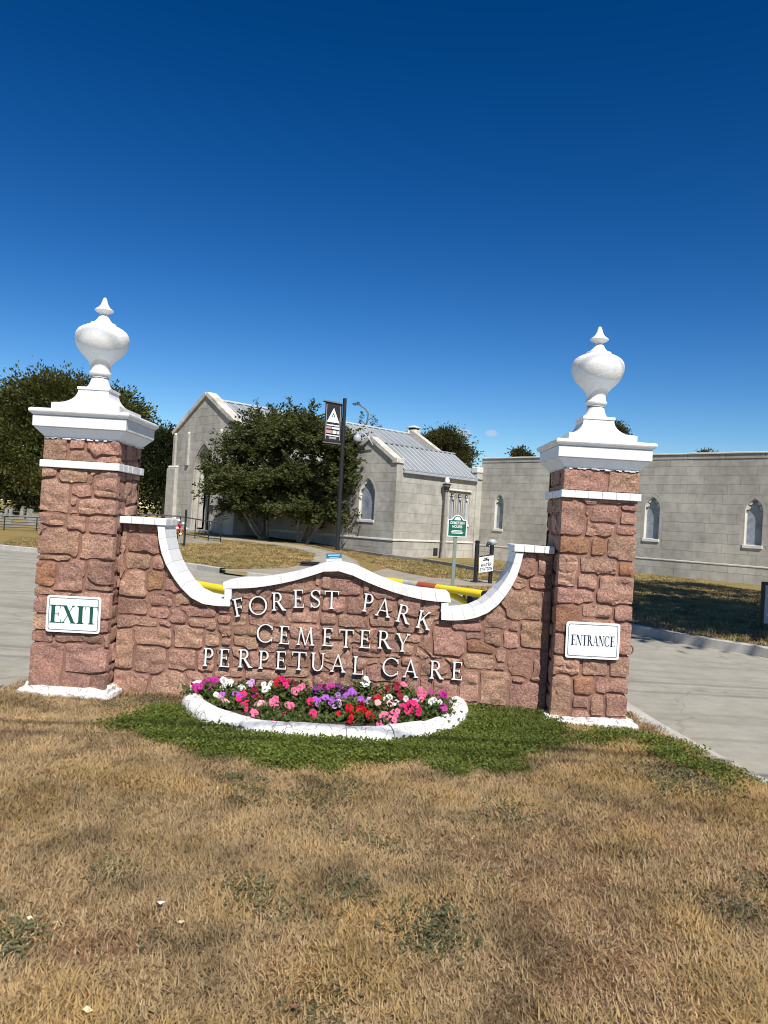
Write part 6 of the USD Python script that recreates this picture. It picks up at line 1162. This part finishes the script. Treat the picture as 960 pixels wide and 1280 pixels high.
def leaf_tuft(n, rad, hgt, size, rng):
    C = np.c_[rng.normal(0, rad * 0.55, n), rng.normal(0, rad * 0.55, n), hgt * rng.uniform(0.1, 1, n)]
    return leaves(C, np.c_[rng.normal(size=n), rng.normal(size=n), rng.uniform(-0.2, 0.9, n)], size, rng, 0.75)
rng = np.random.default_rng(2024)
PR = [(tuft(56, 0.085, 0.040, 0.0050, 0.7, rng, 0.25), 'straw'), (tuft(56, 0.085, 0.035, 0.0048, 1.0, rng, 0.4), 'straw_brown'), (tuft(54, 0.085, 0.042, 0.0050, 0.7, rng, 0.25), 'straw_olive'), (tuft(42, 0.09, 0.032, 0.0044, 1.7, rng, 0.7), 'straw_pale'), (leaf_tuft(40, 0.08, 0.034, 0.015, rng), 'weed_leaf'), (leaf_tuft(150, 0.085, 0.060, 0.0155, rng), 'cover_leaf'), (tuft(60, 0.08, 0.055, 0.0045, 0.7, rng, 0.15), 'cover_leaf'), (tuft(7, 0.10, 0.055, 0.0036, 2.2, rng, 0.8), 'straw_pale')]
green_poly = Polygon(gpoly([(118, 911), (180, 903), (215, 893), (240, 880), (290, 872), (560, 872), (600, 886), (690, 893), (700, 910), (690, 926), (740, 925), (790, 917), (842, 917), (868, 935), (905, 958), (950, 985), (958, 1000), (915, 988), (870, 965), (840, 945), (800, 938), (740, 938), (690, 946), (640, 966), (590, 966), (520, 962), (440, 960), (380, 962), (335, 962), (290, 952), (235, 936), (180, 923)])).buffer(0)
near = island.intersection(sbox(-5.2, 1.9, 5.0, 9.2))
ringb = bed.buffer(0.11)
N = 30000
P = np.c_[rng.uniform(-5.2, 5.0, N * 3), rng.uniform(1.9, 9.2, N * 3)]
vis = np.abs(P[:, 0]) < P[:, 1] * 0.56 + 0.5
dens = np.clip((7.4 - P[:, 1]) / 3.0, 0.12, 1.0)
P = P[vis & (rng.uniform(size=len(P)) < dens)]
ok = shapely.contains_xy(near.buffer(0.02), P[:, 0], P[:, 1]) & ~shapely.contains_xy(ringb, P[:, 0], P[:, 1])
for xc in (XL, XR): ok &= ~((np.abs(P[:, 0] - xc) < HW + 0.06) & (np.abs(P[:, 1] - YC) < HW + 0.06))
ok &= ~((P[:, 1] > YW + 0.02) & (P[:, 1] < YW + 0.3) & (P[:, 0] > XI0) & (P[:, 0] < XI1))
P = P[ok][:N]
q3 = np.c_[P, np.zeros(len(P))]
f1, f2, f3 = meshkit.fbm(q3 * 1.1, 3, 11), meshkit.fbm(q3 * 2.3, 3, 21), meshkit.fbm(q3 * 3.7, 2, 31)
u = rng.uniform(size=len(P))
idx = np.where(u < np.clip((f1 - 0.50) * 4 + 0.25, 0.05, 0.75), 1, 0); idx = np.where(rng.uniform(size=len(P)) < np.clip((f2 - 0.52) * 4.5, 0, 0.7) + np.clip((P[:, 0] - 0.9) * 0.12, 0, 0.25), 2, idx); idx = np.where(rng.uniform(size=len(P)) < 0.24, 3, idx); idx = np.where(rng.uniform(size=len(P)) < 0.05, 7, idx)
weeds = [gd(*c)[:2].tolist() + [r] for c, r in (((140, 1098), 0.07), ((310, 1136), 0.12), ((435, 1120), 0.07), ((545, 1178), 0.13), ((570, 1190), 0.10), ((485, 1062), 0.12), ((450, 1060), 0.10), ((8, 1175), 0.14), ((745, 1112), 0.05), ((560, 1075), 0.10), ((330, 998), 0.16), ((620, 1105), 0.10), ((400, 1030), 0.10), ((640, 1020), 0.13), ((905, 1130), 0.2), ((940, 1110), 0.2), ((210, 1180), 0.06), ((880, 985), 0.25), ((840, 970), 0.25), ((150, 884), 0.2), ((200, 880), 0.22), ((410, 1275), 0.1), ((395, 1000), 0.2), ((290, 985), 0.2))]
for i, (wx, wy, r) in enumerate(weeds):
    dd = np.hypot(P[:, 0] - wx, (P[:, 1] - wy) * 0.8); idx = np.where((dd < r * (0.1 + 1.3 * f3) * np.where(f2 > 0.5, 1.15, 0.75)) & (rng.uniform(size=len(P)) < (0.55 if i < 10 else 0.28)), 4, idx)
jit = P + (np.c_[f2, f3] - 0.5) * 0.5; ing = shapely.contains_xy(green_poly, jit[:, 0], jit[:, 1]); edge = shapely.contains_xy(green_poly.buffer(0.12), P[:, 0], P[:, 1])
shade = verge_z(P)
keep = np.ones(len(P), bool)
gin = Polygon(gpoly([(225, 905), (300, 925), (420, 945), (560, 945), (680, 915), (675, 895), (560, 870), (290, 870), (235, 885)])).buffer(0)
gpts = shapely.points(jit); din = shapely.distance(gpts, green_poly.exterior) * np.where(ing, 1, -1); deep = shapely.contains_xy(gin, jit[:, 0], jit[:, 1])
right = P[:, 0] > 1.45
pg = np.clip(0.10 + din / 0.5, 0.0, 0.9) * np.where(right, 0.55, 1.0); pg = np.where(deep, 1.0, pg)
idx = np.where(rng.uniform(size=len(P)) < pg, np.where(rng.uniform(size=len(P)) < 0.82, 5, 6), idx)
keep = np.ones(len(P), bool)
sc_ = rng.uniform(0.75, 1.2, len(P)) * np.where(ing, 1.05, 1.0) * (0.85 + 0.4 * f2)
instancer('grass', PR, np.c_[P, shade], rng.uniform(0, 6.28, len(P)), sc_, idx, 'dry straw-coloured lawn with green patches')
# coarser tufts on the lawns beyond the drive
farl = shapely.union_all([sbox(-14, 18, 1.2, 34), sbox(-1, 17, 16, 33)]).difference(Polygon(list(map(tuple, far_line)) + [(40, -40), (-60, -40)]).buffer(0.25)).difference(walk.buffer(0.1)).difference(walk2.buffer(0.1))
farl = farl.difference(Polygon([tuple((CW + AV * a_ + NA * o_)[:2]) for a_, o_ in ((-30, 0.05), (12, 0.05), (12, -9), (-30, -9))])).difference(Polygon([tuple((CW + AV * a_ + NA * o_)[:2]) for a_, o_ in ((-0.1, 0.1), (-0.1, -7), (4, -7), (4, 0.1))])).difference(Polygon([tuple(p[:2]) for p in strip]))
Q = np.c_[rng.uniform(-14, 16, 30000), rng.uniform(12, 34, 30000)]; farl2 = farl.union(sbox(4.2, 11.5, 12, 34).difference(Polygon(list(map(tuple, far_line)) + [(40, -40), (-60, -40)]).buffer(0.25)).difference(Polygon([tuple((P0 + AV * a_ + NA * o_)[:2]) for a_, o_ in ((-40, 0.1), (2, 0.1), (2, -12), (-40, -12))])))
Q = Q[shapely.contains_xy(farl2, Q[:, 0], Q[:, 1]) & (np.abs(Q[:, 0]) < Q[:, 1] * 0.53 + 0.6)][:9000]
PF = [(tuft(60, 0.20, 0.075, 0.014, 0.8, rng, 0.3), 'far_olive'), (tuft(60, 0.20, 0.065, 0.013, 0.9, rng, 0.3), 'far_straw'), (tuft(50, 0.20, 0.060, 0.014, 0.9, rng, 0.3), 'straw_brown')]
nq = meshkit.fbm(np.c_[Q, Q[:, :1] * 0] * 0.6, 3, 5); pk = np.where(nq + rng.normal(size=len(Q)) * 0.12 > 0.52, 1, 0); pk = np.where(rng.uniform(size=len(Q)) < 0.3, 2, pk)
instancer('far_grass', PF, np.c_[Q, terrain(Q[:, 0], Q[:, 1]) + 0.0], rng.uniform(0, 6.28, len(Q)), rng.uniform(0.6, 1.1, len(Q)), pk, 'golden dry lawn beyond the drive')
# leaf litter: few dead leaves and pale scraps on the dry grass
for i, (px, py, s, m_, lab, ct) in enumerate([(201, 1128, 0.014, 'sign_white', 'white scrap lying left of centre on the dry grass', 'litter'), (109, 1262, 0.016, 'straw_pale', 'pale scrap near the bottom left of the dry grass', 'litter'), (368, 1258, 0.016, 'rust', 'orange dead leaf at the bottom of the picture', 'leaf'), (548, 1186, 0.0, 'straw_pale', '', ''), (37, 1148, 0.012, 'straw_pale', 'pale scrap at the left edge of the dry grass', 'litter'), (226, 1152, 0.014, 'straw_pale', 'tan dead leaf below the white scrap', 'leaf')]):
    if s == 0: continue
    c = gd(px, py, 0.045); rr = np.random.default_rng(i + 50); k = 9; a = np.linspace(0, 6.28, k + 1)[:-1]
    v = np.vstack([[0, 0, 0]] + [[s * math.cos(q) * rr.uniform(0.7, 1.2), s * 0.7 * math.sin(q) * rr.uniform(0.7, 1.2), rr.uniform(-0.004, 0.008)] for q in a]) + c
    obj('scrap' if ct == 'litter' else 'dead_leaf', tm(v, [(0, j, j % k + 1) for j in range(1, k + 1)]), m_, '/World', smooth=True, label=lab, cat=ct)
